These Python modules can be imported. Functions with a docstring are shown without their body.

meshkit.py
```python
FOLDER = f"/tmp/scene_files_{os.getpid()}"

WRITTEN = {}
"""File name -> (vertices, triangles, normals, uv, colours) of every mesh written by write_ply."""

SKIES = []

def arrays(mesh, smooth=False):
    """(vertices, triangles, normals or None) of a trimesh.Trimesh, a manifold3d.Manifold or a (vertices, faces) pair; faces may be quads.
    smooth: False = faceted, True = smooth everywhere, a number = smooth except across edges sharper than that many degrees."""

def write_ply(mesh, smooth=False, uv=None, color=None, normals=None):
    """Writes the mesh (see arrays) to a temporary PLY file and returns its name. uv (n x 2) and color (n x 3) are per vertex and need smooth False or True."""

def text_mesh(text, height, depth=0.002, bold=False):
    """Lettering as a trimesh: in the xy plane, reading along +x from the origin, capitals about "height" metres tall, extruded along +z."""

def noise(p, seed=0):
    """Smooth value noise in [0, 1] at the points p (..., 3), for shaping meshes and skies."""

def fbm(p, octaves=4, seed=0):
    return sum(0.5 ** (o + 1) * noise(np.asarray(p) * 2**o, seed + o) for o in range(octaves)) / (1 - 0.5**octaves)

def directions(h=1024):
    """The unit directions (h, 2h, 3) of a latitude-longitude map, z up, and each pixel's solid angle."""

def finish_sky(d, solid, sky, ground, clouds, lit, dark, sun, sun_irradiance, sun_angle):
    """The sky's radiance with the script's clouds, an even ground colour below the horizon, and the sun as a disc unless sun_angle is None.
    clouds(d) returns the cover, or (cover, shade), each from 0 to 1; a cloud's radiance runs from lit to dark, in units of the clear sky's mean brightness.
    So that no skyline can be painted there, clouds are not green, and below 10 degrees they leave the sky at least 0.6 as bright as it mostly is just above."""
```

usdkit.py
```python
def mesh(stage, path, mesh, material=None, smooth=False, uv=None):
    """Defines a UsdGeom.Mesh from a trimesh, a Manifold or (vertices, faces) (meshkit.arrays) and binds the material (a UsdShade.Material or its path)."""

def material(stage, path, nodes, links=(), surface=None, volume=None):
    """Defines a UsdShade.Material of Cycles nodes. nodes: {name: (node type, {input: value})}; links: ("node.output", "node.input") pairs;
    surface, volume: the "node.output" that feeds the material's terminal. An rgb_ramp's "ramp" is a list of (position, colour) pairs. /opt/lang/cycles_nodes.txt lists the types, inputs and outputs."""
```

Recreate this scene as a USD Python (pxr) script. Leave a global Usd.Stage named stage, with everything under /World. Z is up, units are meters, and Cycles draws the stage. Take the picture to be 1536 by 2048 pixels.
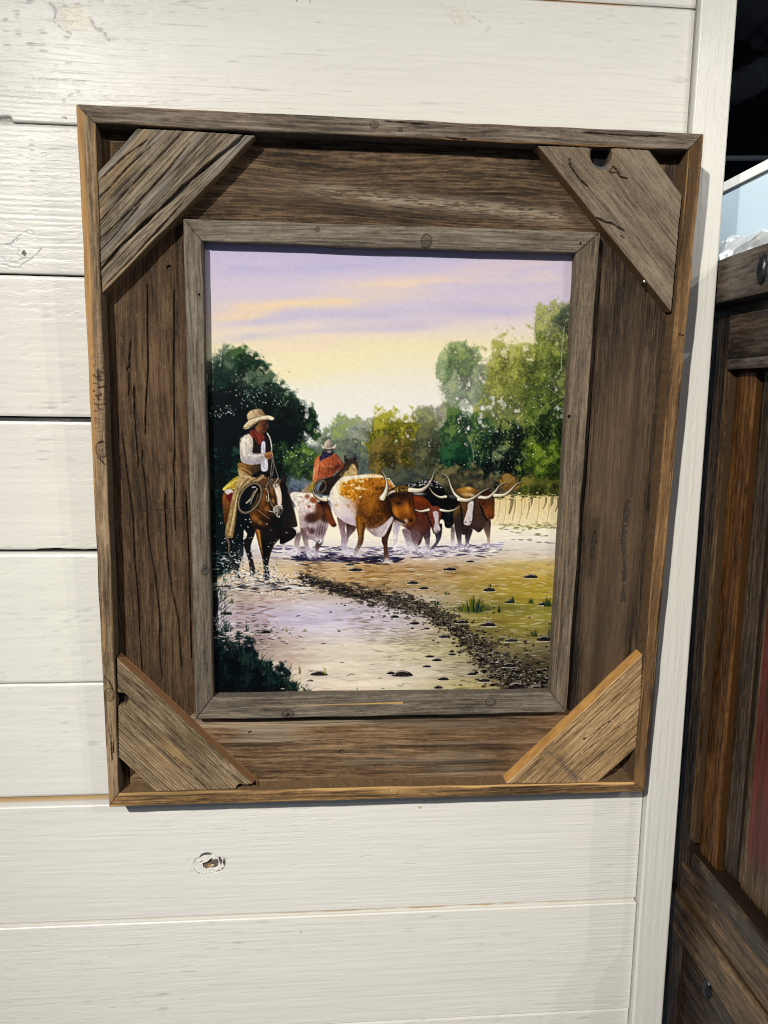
import math, numpy as np, trimesh, usdkit
from scipy.ndimage import gaussian_filter, zoom
from pxr import Usd, UsdGeom, UsdLux, UsdShade, Sdf, Gf, Vt

stage = Usd.Stage.CreateInMemory()
UsdGeom.SetStageUpAxis(stage, UsdGeom.Tokens.z)
UsdGeom.SetStageMetersPerUnit(stage, 1.0)
UsdGeom.Xform.Define(stage, '/World')
UsdGeom.Scope.Define(stage, '/World/Looks')
ZC = 1.5                                     # height of the frame's centre

# ---------------------------------------------------------------- camera
CAM = dict(pos=(-0.09177, -0.98616, ZC + 0.10494), yaw=0.08845, pitch=-0.14427, roll=0.01572)
cy, sy = math.cos(CAM['yaw']), math.sin(CAM['yaw']); cp, sp = math.cos(CAM['pitch']), math.sin(CAM['pitch'])
fw = np.array([sy * cp, cy * cp, sp]); rt = np.array([cy, -sy, 0.0]); up = np.cross(rt, fw)
cr, sr = math.cos(CAM['roll']), math.sin(CAM['roll']); rt, up = cr * rt + sr * up, -sr * rt + cr * up
cam = UsdGeom.Camera.Define(stage, '/World/camera')
M = np.eye(4); M[0, :3], M[1, :3], M[2, :3], M[3, :3] = rt, up, -fw, CAM['pos']
cam.AddTransformOp().Set(Gf.Matrix4d(*M.ravel().tolist()))
cam.CreateFocalLengthAttr(24.0)
cam.CreateHorizontalApertureAttr(24.0 * 1536 / 1580)
cam.CreateVerticalApertureAttr(24.0 * 2048 / 1580)
cam.CreateFStopAttr(0.0)
cam.CreateExposureAttr(0.17)

# ---------------------------------------------------------------- light: ceiling spots of a shop and its dim even bounce
dome = UsdLux.DomeLight.Define(stage, '/World/room_bounce')
usdkit.material(stage, '/World/Looks/bounce', {'b': ('background_shader', {'color': (0.80, 0.93, 1.12), 'strength': 0.10})}, surface='b.background')
UsdShade.MaterialBindingAPI.Apply(dome.GetPrim()).Bind(UsdShade.Material.Get(stage, '/World/Looks/bounce'))
def spot(name, pos, aim, power, radius, colour, cone, soft):
    l = UsdLux.SphereLight.Define(stage, '/World/' + name)
    z = np.array(pos, float) - np.array(aim, float); z /= np.linalg.norm(z); x = np.cross([0, 0, 1], z); x /= np.linalg.norm(x); y = np.cross(z, x)
    T = np.eye(4); T[0, :3], T[1, :3], T[2, :3], T[3, :3] = x, y, z, pos
    l.AddTransformOp().Set(Gf.Matrix4d(*T.ravel().tolist())); l.CreateRadiusAttr(radius); l.CreateNormalizeAttr(True)
    l.CreateIntensityAttr(power); l.CreateColorAttr(Gf.Vec3f(*colour))
    sh = UsdLux.ShapingAPI.Apply(l.GetPrim()); sh.CreateShapingConeAngleAttr(cone); sh.CreateShapingConeSoftnessAttr(soft)
spot('ceiling_spot', (-1.25, -2.45, ZC + 1.43), (.48, 0, ZC - .72), 138.0, 0.028, (1.0, 0.965, 0.88), 28.0, 1.0)
spot('ceiling_spot_001', (1.56, -2.45, ZC + 1.36), (.1, 0, ZC - .2), 13.0, 0.026, (1.0, 0.955, 0.86), 35.0, 1.0)
spot('ceiling_spot_002', (2.02, -2.35, ZC + 1.36), (.1, 0, ZC - .2), 13.0, 0.026, (1.0, 0.955, 0.86), 35.0, 1.0)
spot('ceiling_spot_004', (-.55, 1.55, ZC + 1.30), (.52, .10, ZC + .455), 70.0, .03, (.92, .98, 1.0), 7.5, 1.0)
spot('ceiling_spot_003', (-0.75, -3.1, ZC + 1.55), (.35, 0, ZC - .9), 8.0, 0.03, (1.0, 0.95, 0.88), 33.0, 1.0)

# ---------------------------------------------------------------- helpers
used = {}
def path_for(name, parent='/World'):
    p = parent + '/' + name; n = used.get(p, 0); used[p] = n + 1
    return p if n == 0 else f'{p}_{n:03d}'

def tag(prim, **data):
    for k, v in data.items(): prim.SetCustomDataByKey(k, v)
    return prim

def thing(name, label, category, loc=(0, 0, 0), **more):
    x = UsdGeom.Xform.Define(stage, path_for(name)); x.AddTranslateOp().Set(Gf.Vec3d(*loc))
    return tag(x.GetPrim(), label=label, category=category, **more)

def part(name, mesh, mat, parent, colours=None, smooth=False, label=None):
    """One Mesh under its thing (or at top level). With colours (per vertex) the mesh is left as it is and shaded smooth."""
    p = path_for(name, str(parent.GetPath()) if parent else '/World')
    if colours is not None:
        v, f = mesh
        m = usdkit.mesh(stage, p, trimesh.Trimesh(v, f, process=False), '/World/Looks/' + mat, smooth=True)
        UsdGeom.PrimvarsAPI(m).CreatePrimvar('col', Sdf.ValueTypeNames.Color3fArray, 'vertex').Set(Vt.Vec3fArray.FromNumpy(np.ascontiguousarray(colours, np.float32)))
    else:
        m = usdkit.mesh(stage, p, mesh, '/World/Looks/' + mat, smooth=smooth)
    if label: tag(m.GetPrim(), label=label)
    return m.GetPrim()

LAT = np.random.default_rng(11).random((512, 512))
def vnoise(x, y, seed=0):
    """Value noise in 0..1 on arrays."""
    x = np.asarray(x, float) + seed * 37.31; y = np.asarray(y, float) + seed * 91.17
    xi, yi = np.floor(x).astype(int), np.floor(y).astype(int); fx, fy = x - xi, y - yi
    fx, fy = fx * fx * (3 - 2 * fx), fy * fy * (3 - 2 * fy)
    a, b, c, d = (LAT[(xi + i) % 512, (yi + j) % 512] for i, j in ((0, 0), (1, 0), (0, 1), (1, 1)))
    return (a * (1 - fx) + b * fx) * (1 - fy) + (c * (1 - fx) + d * fx) * fy

def seg_dist(x, y, pts):
    """Distance to a polyline and the fraction along it."""
    best = np.full(np.shape(x), 1e9); at = np.zeros(np.shape(x)); n = len(pts) - 1
    for i in range(n):
        (ax, ay), (bx, by) = pts[i], pts[i + 1]; dx, dy = bx - ax, by - ay
        t = np.clip(((x - ax) * dx + (y - ay) * dy) / (dx * dx + dy * dy + 1e-12), 0, 1)
        d = np.hypot(x - ax - t * dx, y - ay - t * dy); u = d < best
        best = np.where(u, d, best); at = np.where(u, (i + t) / n, at)
    return best, at

def inside(x, y, pts):
    r = np.zeros(np.shape(x), bool)
    for (ax, ay), (bx, by) in zip(pts, list(pts[1:]) + [pts[0]]):
        if ay == by: continue
        r ^= ((y >= min(ay, by)) & (y < max(ay, by))) & (x < ax + (y - ay) * (bx - ax) / (by - ay))
    return r

lin = lambda c: (np.array(c, float) / 255) ** 2.2

def grid_faces(n, m):
    i = np.arange(n * m).reshape(n, m)
    a, b, c, d = i[:-1, :-1].ravel(), i[1:, :-1].ravel(), i[1:, 1:].ravel(), i[:-1, 1:].ravel()
    return np.vstack([np.c_[a, b, c], np.c_[a, c, d]])

def slab(P, C, depth_vec, side_col, flip=False):
    """A sheet of points P (n, m, 3) with colours C given a thickness: its border drops along depth_vec. side_col(k, points) -> colours of side k."""
    n, m = P.shape[:2]; V, F, K = [P.reshape(-1, 3)], [grid_faces(n, m)], [C.reshape(-1, 3)]; off = n * m
    for k, e in enumerate((P[:, 0], P[-1, :], P[::-1, -1], P[0, ::-1])):
        low = e + depth_vec - np.outer((e - P[n // 2, m // 2]) @ depth_vec, depth_vec) / (depth_vec @ depth_vec)
        steps = 4; rows = [e * (1 - t) + low * t for t in np.linspace(0, 1, steps)]
        V.append(np.stack(rows, 1).reshape(-1, 3)); f = grid_faces(len(e), steps) + off; F.append(f[:, ::-1])
        K.append(side_col(k, V[-1])); off += len(e) * steps
    back = np.array([P[0, 0], P[-1, 0], P[-1, -1], P[0, -1]]); back = back + depth_vec - np.outer((back - P[n // 2, m // 2]) @ depth_vec, depth_vec) / (depth_vec @ depth_vec)
    V.append(back); F.append(np.array([[0, 2, 1], [0, 3, 2]]) + off); K.append(np.tile(K[-1].mean(0), (4, 1)))
    V, F, K = np.vstack(V), np.vstack(F), np.vstack(K)
    return (V, F[:, ::-1] if flip else F), K

# ---------------------------------------------------------------- materials
def looks():
    def vmat(name, rough, bump_nodes, bump_links, out, dist, strength=1.0, spec=0.5, fine=None):
        n = {'c': ('attribute', {'attribute': 'col'}), 'g': ('geometry', {}), 'p': ('principled_bsdf', {'roughness': rough, 'specular_ior_level': spec}), 'b': ('bump', {'distance': dist, 'strength': strength})}
        n.update(bump_nodes)
        ln = [('b.normal', 'p.normal')] + bump_links
        if out: ln.append((out, 'b.height'))
        if fine:
            n['fm'] = ('mapping', {'scale': fine[0]}); n['fn'] = ('noise_texture', {'scale': 1.0, 'detail': 3.0, 'roughness': 0.6})
            n['fr'] = ('rgb_ramp', {'ramp': [(0.25, (fine[1],) * 3), (0.75, (fine[2],) * 3)]}); n['fx'] = ('mix', {'mix_type': 'multiply', 'fac': 1.0})
            ln += [('g.position', 'fm.vector'), ('fm.vector', 'fn.vector'), ('fn.fac', 'fr.fac'), ('c.color', 'fx.color1'), ('fr.color', 'fx.color2'), ('fx.color', 'p.base_color')]
        else: ln.append(('c.color', 'p.base_color'))
        usdkit.material(stage, '/World/Looks/' + name, n, ln, surface='p.BSDF')
    def stretch(scale, detail=4.0):
        return {'m': ('mapping', {'scale': scale}), 'n': ('noise_texture', {'scale': 1.0, 'detail': detail, 'roughness': 0.62}),
                'pm': ('noise_texture', {'scale': 7.0, 'detail': 2.0}), 'pr': ('rgb_ramp', {'ramp': [(0.32, (.18,) * 3), (0.68, (1.0,) * 3)]}), 'my': ('mix', {'mix_type': 'multiply', 'fac': 1.0}),
                'm2': ('mapping', {'scale': tuple(max(s * .35, 60) for s in scale)}), 'n2': ('noise_texture', {'scale': 1.0, 'detail': 3.0, 'roughness': 0.6}), 'mx': ('mix', {'fac': 0.45})}, \
               [('g.position', 'm.vector'), ('m.vector', 'n.vector'), ('g.position', 'm2.vector'), ('m2.vector', 'n2.vector'), ('n.color', 'mx.color1'), ('n2.color', 'mx.color2'), ('g.position', 'pm.vector'), ('pm.fac', 'pr.fac'), ('mx.color', 'my.color1'), ('pr.color', 'my.color2')]
    a, b = stretch((105, 105, 430)); vmat('painted_plank', 0.34, a, b, 'my.color', 0.0014, 0.8, 0.42, ((16, 16, 210), .955, 1.0))
    a, b = stretch((430, 430, 90)); vmat('painted_trim', 0.30, a, b, 'my.color', 0.0020, 0.8, 0.5, ((210, 210, 14), .96, 1.0))
    a, b = stretch((900, 900, 900)); vmat('barn_wood', 0.82, a, b, 'mx.color', 0.0006, 0.5, 0.25)
    a, b = stretch((700, 700, 700)); vmat('waxed_wood', 0.36, a, b, 'mx.color', 0.0008, 0.45, 0.26)
    a, b = stretch((1300, 1300, 1300), 2.0); vmat('printed_sheet', 0.30, a, b, 'mx.color', 0.0005, 0.6, 0.22)
    usdkit.material(stage, '/World/Looks/nail_iron', {'n': ('noise_texture', {'scale': 120.0, 'detail': 4.0}), 'r': ('rgb_ramp', {'ramp': [(0.3, (0.012, 0.013, 0.016)), (0.7, (0.05, 0.053, 0.06))]}), 'p': ('principled_bsdf', {'metallic': 0.6, 'roughness': 0.3})}, [('n.fac', 'r.fac'), ('r.color', 'p.base_color')], surface='p.BSDF')
    usdkit.material(stage, '/World/Looks/steel', {'p': ('principled_bsdf', {'base_color': (0.55, 0.54, 0.52), 'metallic': 1.0, 'roughness': 0.3})}, surface='p.BSDF')
    usdkit.material(stage, '/World/Looks/dark_paint', {'n': ('noise_texture', {'scale': 6.0, 'detail': 5.0}), 'r': ('rgb_ramp', {'ramp': [(0.3, (0.003, 0.004, 0.006)), (0.8, (0.008, 0.010, 0.015))]}), 'p': ('principled_bsdf', {'roughness': 0.9, 'specular_ior_level': 0.1})}, [('n.fac', 'r.fac'), ('r.color', 'p.base_color')], surface='p.BSDF')
    usdkit.material(stage, '/World/Looks/duct_skin', {'n': ('noise_texture', {'scale': 14.0, 'detail': 5.0}), 'r': ('rgb_ramp', {'ramp': [(0.35, (0.012, 0.013, 0.015)), (0.7, (0.06, 0.062, 0.066))]}), 'p': ('principled_bsdf', {'roughness': 0.7})}, [('n.fac', 'r.fac'), ('r.color', 'p.base_color')], surface='p.BSDF')
    usdkit.material(stage, '/World/Looks/rod_paint', {'p': ('principled_bsdf', {'base_color': (0.16, 0.17, 0.20), 'roughness': 0.5})}, surface='p.BSDF')
    usdkit.material(stage, '/World/Looks/cream_strip', {'n': ('noise_texture', {'scale': 60.0, 'detail': 4.0}), 'r': ('rgb_ramp', {'ramp': [(0.3, (0.62, 0.56, 0.48)), (0.7, (0.72, 0.67, 0.58))]}), 'p': ('principled_bsdf', {'roughness': 0.6})}, [('n.fac', 'r.fac'), ('r.color', 'p.base_color')], surface='p.BSDF')
    usdkit.material(stage, '/World/Looks/wrap_film', {'n': ('noise_texture', {'scale': 28.0, 'detail': 4.0, 'distortion': 1.0}), 'b': ('bump', {'distance': 0.006}), 'p': ('principled_bsdf', {'base_color': (0.80, 0.84, 0.86), 'roughness': 0.18, 'transmission_weight': 0.35, 'ior': 1.3}), }, [('n.fac', 'b.height'), ('b.normal', 'p.normal')], surface='p.BSDF')
looks()
# ---------------------------------------------------------------- the printed picture: brush strokes laid into a colour field
PW, PH = 0.436, 0.546                       # print, metres
PN, PM = 1160, 1452                         # brush grid (columns, rows), halved before it becomes the mesh
QUAD = np.array([(402.5, 480.0), (1156.0, 503.5), (1104.5, 1389.5), (424.0, 1398.5)])   # drafting quad of the sheet


def homography(src, dst):
    A = []
    for (x, y), (u, v) in zip(src, dst):
        A.append([x, y, 1, 0, 0, 0, -u * x, -u * y, -u]); A.append([0, 0, 0, x, y, 1, -v * x, -v * y, -v])
    return np.linalg.svd(np.array(A))[2][-1].reshape(3, 3)


def apply_h(Hm, p):
    p = np.atleast_2d(np.asarray(p, float)); q = np.c_[p, np.ones(len(p))] @ Hm.T
    return q[:, :2] / q[:, 2:]


HM = homography(QUAD, [(0, 0), (PN, 0), (PN, PM), (0, PM)])


def paint_print():
    rng = np.random.default_rng(7)
    C = np.zeros((PM, PN, 3))
    K = PN / 720.0                           # brush units per drafting unit
    gx, gy = np.meshgrid(np.arange(PN) + .5, np.arange(PM) + .5)
    back = apply_h(np.linalg.inv(HM), np.c_[gx.ravel(), gy.ravel()])
    DX, DY = back[:, 0].reshape(PM, PN), back[:, 1].reshape(PM, PN)
    col = lambda c: np.array(c, float) / 255

    def nz(sx, sy, seed):                    # soft noise, about -1..1
        n = gaussian_filter(np.random.default_rng(seed).standard_normal((PM // 2, PN // 2)), (sy / 2, sx / 2), mode="wrap")
        n = zoom(n / (n.std() + 1e-9), 2, order=1)
        return np.clip(n, -2.5, 2.5) / 2

    def Z(ox, oy, s):
        return lambda pts: [(ox + x / s, oy + y / s) for x, y in pts]

    def spline(p, closed=True, n=8):
        p = np.asarray(p, float); m = len(p); out = []
        for i in range(m if closed else m - 1):
            if closed: a, b, c, d = p[i - 1], p[i], p[(i + 1) % m], p[(i + 2) % m]
            else: a, b, c, d = p[max(i - 1, 0)], p[i], p[i + 1], p[min(i + 2, m - 1)]
            for t in np.arange(n) / n:
                out.append(b + .5 * t * (c - a + t * (2 * a - 5 * b + 4 * c - d + t * (3 * (b - c) + d - a))))
        if not closed: out.append(p[-1])
        return np.array(out)

    def mask_of(pts, soft=.8, curve=True):
        q = apply_h(HM, spline(pts) if curve else pts)
        pad = int(3 * soft + 3)
        x0, y0 = np.maximum(np.floor(q.min(0)).astype(int) - pad, 0); x1, y1 = np.ceil(q.max(0)).astype(int) + pad
        x1, y1 = min(x1, PN), min(y1, PM)
        if x1 <= x0 or y1 <= y0: return None
        xs = np.arange(x0, x1) + .5; ys = np.arange(y0, y1) + .5
        m = np.zeros((len(ys), len(xs)))
        a, b = q, np.roll(q, -1, 0)
        for (ax, ay), (bx, by) in zip(a, b):          # even-odd spans by scan line
            if ay == by: continue
            lo, hi = min(ay, by), max(ay, by)
            r = np.nonzero((ys >= lo) & (ys < hi))[0]
            if len(r) == 0: continue
            xc = ax + (ys[r] - ay) * (bx - ax) / (by - ay)
            m[r] = np.abs(m[r] - (xs[None, :] > xc[:, None]))
        return gaussian_filter(m, soft), x0, y0, x1, y1

    def lay(mk, color, alpha=1.0):
        m, x0, y0, x1, y1 = mk
        a = (m * alpha)[..., None]
        C[y0:y1, x0:x1] = C[y0:y1, x0:x1] * (1 - a) + color * a

    def poly(pts, c, soft=.8, alpha=1.0, tex=.06, curve=True):
        mk = mask_of(pts, soft, curve)
        if mk is None: return None
        m, x0, y0, x1, y1 = mk
        n = gaussian_filter(rng.standard_normal(m.shape), (2.2, 1.6)); n /= n.std() + 1e-9
        lay(mk, np.clip(col(c) * (1 + tex * n[..., None]), 0, 1), alpha)
        return mk

    def grad(pts, c0, c1, d, soft=.8, alpha=1.0, tex=.06, curve=True):       # colour runs from c0 to c1 along d
        mk = mask_of(pts, soft, curve)
        if mk is None: return None
        m, x0, y0, x1, y1 = mk
        p = apply_h(HM, pts); d = np.array(d, float) / np.hypot(*d); t = p @ d
        f = ((gx[y0:y1, x0:x1] * d[0] + gy[y0:y1, x0:x1] * d[1]) - t.min()) / (np.ptp(t) + 1e-9)
        f = np.clip(f, 0, 1); f = f * f * (3 - 2 * f)
        n = gaussian_filter(rng.standard_normal(m.shape), (2.4, 1.8)); n /= n.std() + 1e-9
        cc = col(c0) * (1 - f[..., None]) + col(c1) * f[..., None]
        lay(mk, np.clip(cc * (1 + tex * n[..., None]), 0, 1), alpha)
        return mk

    def blob(x, y, rx, ry, c, alpha=.8, ang=0, clip=None, hard=2.0):
        (cx, cy), = apply_h(HM, [(x, y)]); rx, ry = rx * K, ry * K
        R = max(rx, ry) * 1.9 + 2
        x0, x1, y0, y1 = int(max(cx - R, 0)), int(min(cx + R + 1, PN)), int(max(cy - R, 0)), int(min(cy + R + 1, PM))
        if x1 <= x0 or y1 <= y0: return
        X, Y = gx[y0:y1, x0:x1] - cx, gy[y0:y1, x0:x1] - cy
        ca, sa = math.cos(ang), math.sin(ang)
        e = ((X * ca + Y * sa) / rx) ** 2 + ((Y * ca - X * sa) / ry) ** 2
        m = np.exp(-e ** (hard / 2) * 1.2)
        if clip is not None:
            cm, a0, b0, a1, b1 = clip; full = np.zeros(m.shape)
            u0, u1, v0, v1 = max(x0, a0), min(x1, a1), max(y0, b0), min(y1, b1)
            if u1 <= u0 or v1 <= v0: return
            full[v0 - y0:v1 - y0, u0 - x0:u1 - x0] = cm[v0 - b0:v1 - b0, u0 - a0:u1 - a0]
            m = m * full
        a = (m * alpha)[..., None]
        C[y0:y1, x0:x1] = C[y0:y1, x0:x1] * (1 - a) + col(c) * a

    def stroke(pts, w0, w1, c, alpha=1.0, c1=None, curve=True, soft=.5):
        q = spline(pts, False, 6) if curve else np.asarray(pts, float)
        q = apply_h(HM, q); n = len(q)
        W = np.linspace(w0, w1, n) * K / 2
        pad = max(w0, w1) * K + 3
        x0, y0 = np.maximum(np.floor(q.min(0) - pad).astype(int), 0); x1, y1 = np.ceil(q.max(0) + pad).astype(int)
        x1, y1 = min(x1, PN), min(y1, PM)
        if x1 <= x0 or y1 <= y0: return
        X, Y = gx[y0:y1, x0:x1], gy[y0:y1, x0:x1]; best = np.full(X.shape, -9.0); tt = np.zeros(X.shape)
        for i in range(n - 1):
            ax, ay = q[i]; dx, dy = q[i + 1] - q[i]; L = dx * dx + dy * dy + 1e-9
            t = np.clip(((X - ax) * dx + (Y - ay) * dy) / L, 0, 1)
            s = W[i] + (W[i + 1] - W[i]) * t - np.hypot(X - ax - t * dx, Y - ay - t * dy)
            up = s > best; best[up] = s[up]; tt[up] = ((i + t) / (n - 1))[up]
        a = (np.clip(best / soft + .5, 0, 1) * alpha)[..., None]
        cc = col(c) if c1 is None else col(c) * (1 - tt[..., None]) + col(c1) * tt[..., None]
        C[y0:y1, x0:x1] = C[y0:y1, x0:x1] * (1 - a) + cc * a

    def dab(x, y, rx, ry, c, a, ang):
        (cx, cy), = (x, y),
        R = int(max(rx, ry) + 2)
        x0, x1, y0, y1 = max(int(cx) - R, 0), min(int(cx) + R + 1, PN), max(int(cy) - R, 0), min(int(cy) + R + 1, PM)
        if x1 <= x0 or y1 <= y0: return
        X, Y = gx[y0:y1, x0:x1] - cx, gy[y0:y1, x0:x1] - cy
        ca, sa = math.cos(ang), math.sin(ang)
        e = np.sqrt(((X * ca + Y * sa) / rx) ** 2 + ((Y * ca - X * sa) / ry) ** 2)
        m = (np.clip((1.15 - e) * 3, 0, 1) * a)[..., None]
        C[y0:y1, x0:x1] = C[y0:y1, x0:x1] * (1 - m) + c * m

    def dabs(px, py, r0, r1, colours, a0=.5, a1=.95, flat=.55, ang=None):
        q = apply_h(HM, np.c_[px, py]); n = len(q)
        rr = rng.uniform(r0, r1, n) * K; k = rng.integers(0, len(colours), n)
        an = rng.uniform(0, math.pi, n) if ang is None else ang + rng.normal(0, .12, n)
        al = rng.uniform(a0, a1, n); jit = 1 + rng.normal(0, .09, (n, 1))
        cs = np.clip(np.array([col(c) for c in colours])[k] * jit, 0, 1)
        for i in range(n):
            dab(q[i, 0], q[i, 1], rr[i], rr[i] * flat, cs[i], al[i], an[i])

    FN = []
    for k, sg in enumerate((1.1, 2.2, 4.5, 9.0, 17.0)):
        n = gaussian_filter(np.random.default_rng(900 + k).standard_normal((PM // 2 + 60, PN // 2 + 60)), sg * K / 2); FN.append(zoom(n / n.std(), 2, order=1))

    def crown(cx, cy, rx, ry, n, dark, mid, light, size=2.0, body=.85, light_dir=(-.5, -.8), lace=1.0):
        """Foliage: a ragged mass with light on the side of the sky, then single leaves over it."""
        (px, py), = apply_h(HM, [(cx, cy)]); ax, ay = rx * K, ry * K
        x0, x1, y0, y1 = int(max(px - 1.5 * ax - 4, 0)), int(min(px + 1.5 * ax + 4, PN)), int(max(py - 1.5 * ay - 4, 0)), int(min(py + 1.5 * ay + 4, PM))
        if x1 <= x0 or y1 <= y0: return
        X, Y = (gx[y0:y1, x0:x1] - px) / ax, (gy[y0:y1, x0:x1] - py) / ay
        oy, ox = rng.integers(0, 100, 2)
        sft = 3.4; f = [F[oy + y0 % 7: oy + y0 % 7 + (y1 - y0), ox: ox + (x1 - x0)] if oy + y0 % 7 + (y1 - y0) <= F.shape[0] and ox + x1 - x0 <= F.shape[1] else F[y0:y1, x0:x1] for F in FN]
        e = 1 - np.hypot(X, Y) + .13 * f[4] + .11 * f[3] + .09 * f[2] + (.06 * f[1] + .05 * f[0]) * lace
        a = np.clip(e * sft + .22, 0, 1) * min(1, body + .12 if body else 1) * np.clip(1 - np.clip(-.55 - .35 * f[2] - .5 * f[1] + .3 * (1 - body), 0, 1) * .9, 0, 1)
        sh = .50 * (X * light_dir[0] + Y * light_dir[1]) + .30 * f[3] + .34 * f[2] + .26 * f[1] + .22 * f[0]
        stops = [np.mean([col(c) for c in dark], 0) * .62, np.mean([col(c) for c in dark], 0), np.mean([col(c) for c in mid], 0), np.mean([col(c) for c in light], 0), np.mean([col(c) for c in light], 0) * 1.0]
        left = cx < 620
        stops = [np.clip(c.mean() + (.78 if left else .76) * (c - c.mean()), 0, 1) * (.82 if left else .90) * np.array([1.0, 1.0, .95 if not left else 1.04]) for c in stops]
        t = np.clip((sh + .90) / 2.6, 0, 1) * 4; i = np.clip(t.astype(int), 0, 3); w = (t - i)[..., None]; st = np.array(stops)
        c = st[i] * (1 - w) + st[i + 1] * w
        C[y0:y1, x0:x1] = C[y0:y1, x0:x1] * (1 - a[..., None]) + np.clip(c, 0, 1) * a[..., None]
        m = int(n * .8); t = rng.uniform(0, 2 * math.pi, m); q = np.sqrt(rng.uniform(0, 1, m)) * 1.12
        lx, ly = cx + rx * q * np.cos(t), cy + ry * q * np.sin(t); lit = np.cos(t) * q * light_dir[0] + np.sin(t) * q * light_dir[1] > rng.uniform(-.5, .8, m)
        dabs(lx[lit], ly[lit], size * .28, size * .62, mid + light, .25, .7); dabs(lx[~lit], ly[~lit], size * .35, size * .75, dark + mid, .3, .7)

    def twigs(pts, w, c, n=6, spread=14, alpha=.7):
        stroke(pts, w, w * .4, c, alpha)
        p = spline(pts, False, 6)
        for _ in range(n):
            a = p[rng.integers(len(p) // 3, len(p))]; th = rng.uniform(-2.6, -.5)
            b = a + np.array([math.cos(th), math.sin(th)]) * rng.uniform(.4, 1) * spread
            stroke([a, (a + b) / 2 + rng.normal(0, 1.2, 2), b], w * .45, w * .2, c, alpha)

    # ---- sky
    t = np.clip((DY - 485) / 370, 0, 1)
    stops = [(0, (176, 170, 216)), (.12, (196, 184, 216)), (.25, (206, 192, 214)), (.38, (208, 196, 212)), (.47, (230, 214, 202)), (.56, (240, 226, 182)), (.66, (240, 230, 198)), (.78, (238, 234, 220)), (.9, (240, 238, 232)), (1, (238, 238, 236))]
    for k in range(3): C[..., k] = np.interp(t, [s[0] for s in stops], [s[1][k] / 255 for s in stops])
    wob = nz(90, 12, 1) * 9 + nz(30, 6, 2) * 3
    slope = (DX - 780) * -.085
    for y, h, c, a, x0, x1, sk in ((594, 15, (246, 212, 164), .85, 380, 860, .055), (572, 11, (244, 214, 178), .75, 640, 1010, .0), (560, 9, (226, 200, 200), .5, 560, 1200, 0), (634, 9, (244, 216, 180), .6, 380, 560, 0), (520, 14, (168, 164, 214), .55, 380, 1200, .02), (618, 13, (186, 178, 216), .7, 420, 860, 0), (640, 15, (178, 170, 214), .8, 640, 1140, -.01),
                               (655, 12, (190, 180, 214), .6, 400, 900, 0), (684, 12, (236, 208, 194), .55, 400, 760, 0), (600, 12, (198, 184, 214), .55, 850, 1160, 0), (580, 7, (244, 216, 186), .55, 980, 1150, 0), (722, 24, (246, 230, 168), .6, 380, 800, .01), (668, 8, (230, 208, 208), .5, 880, 1120, 0), (546, 7, (232, 206, 196), .4, 880, 1160, 0)):
        m = np.exp(-((DY - y - slope * (1 + 4 * sk) - wob) / h) ** 2) * np.clip((DX - x0) / 120 + .15, 0, 1) * np.clip((x1 - DX) / 140 + .15, 0, 1) * np.clip(.78 + .4 * nz(70, 8, int(y)), 0, 1)
        C[:] = C * (1 - a * m[..., None]) + col(c) * (a * m)[..., None]
    C[:] = C * .80 + col((243, 238, 232)) * .20
    C *= (1 + .012 * nz(3, 2, 5))[..., None]

    # ---- water and sand, under everything that stands in it
    wm = np.clip((DY - 985) / 16, 0, 1)
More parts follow.
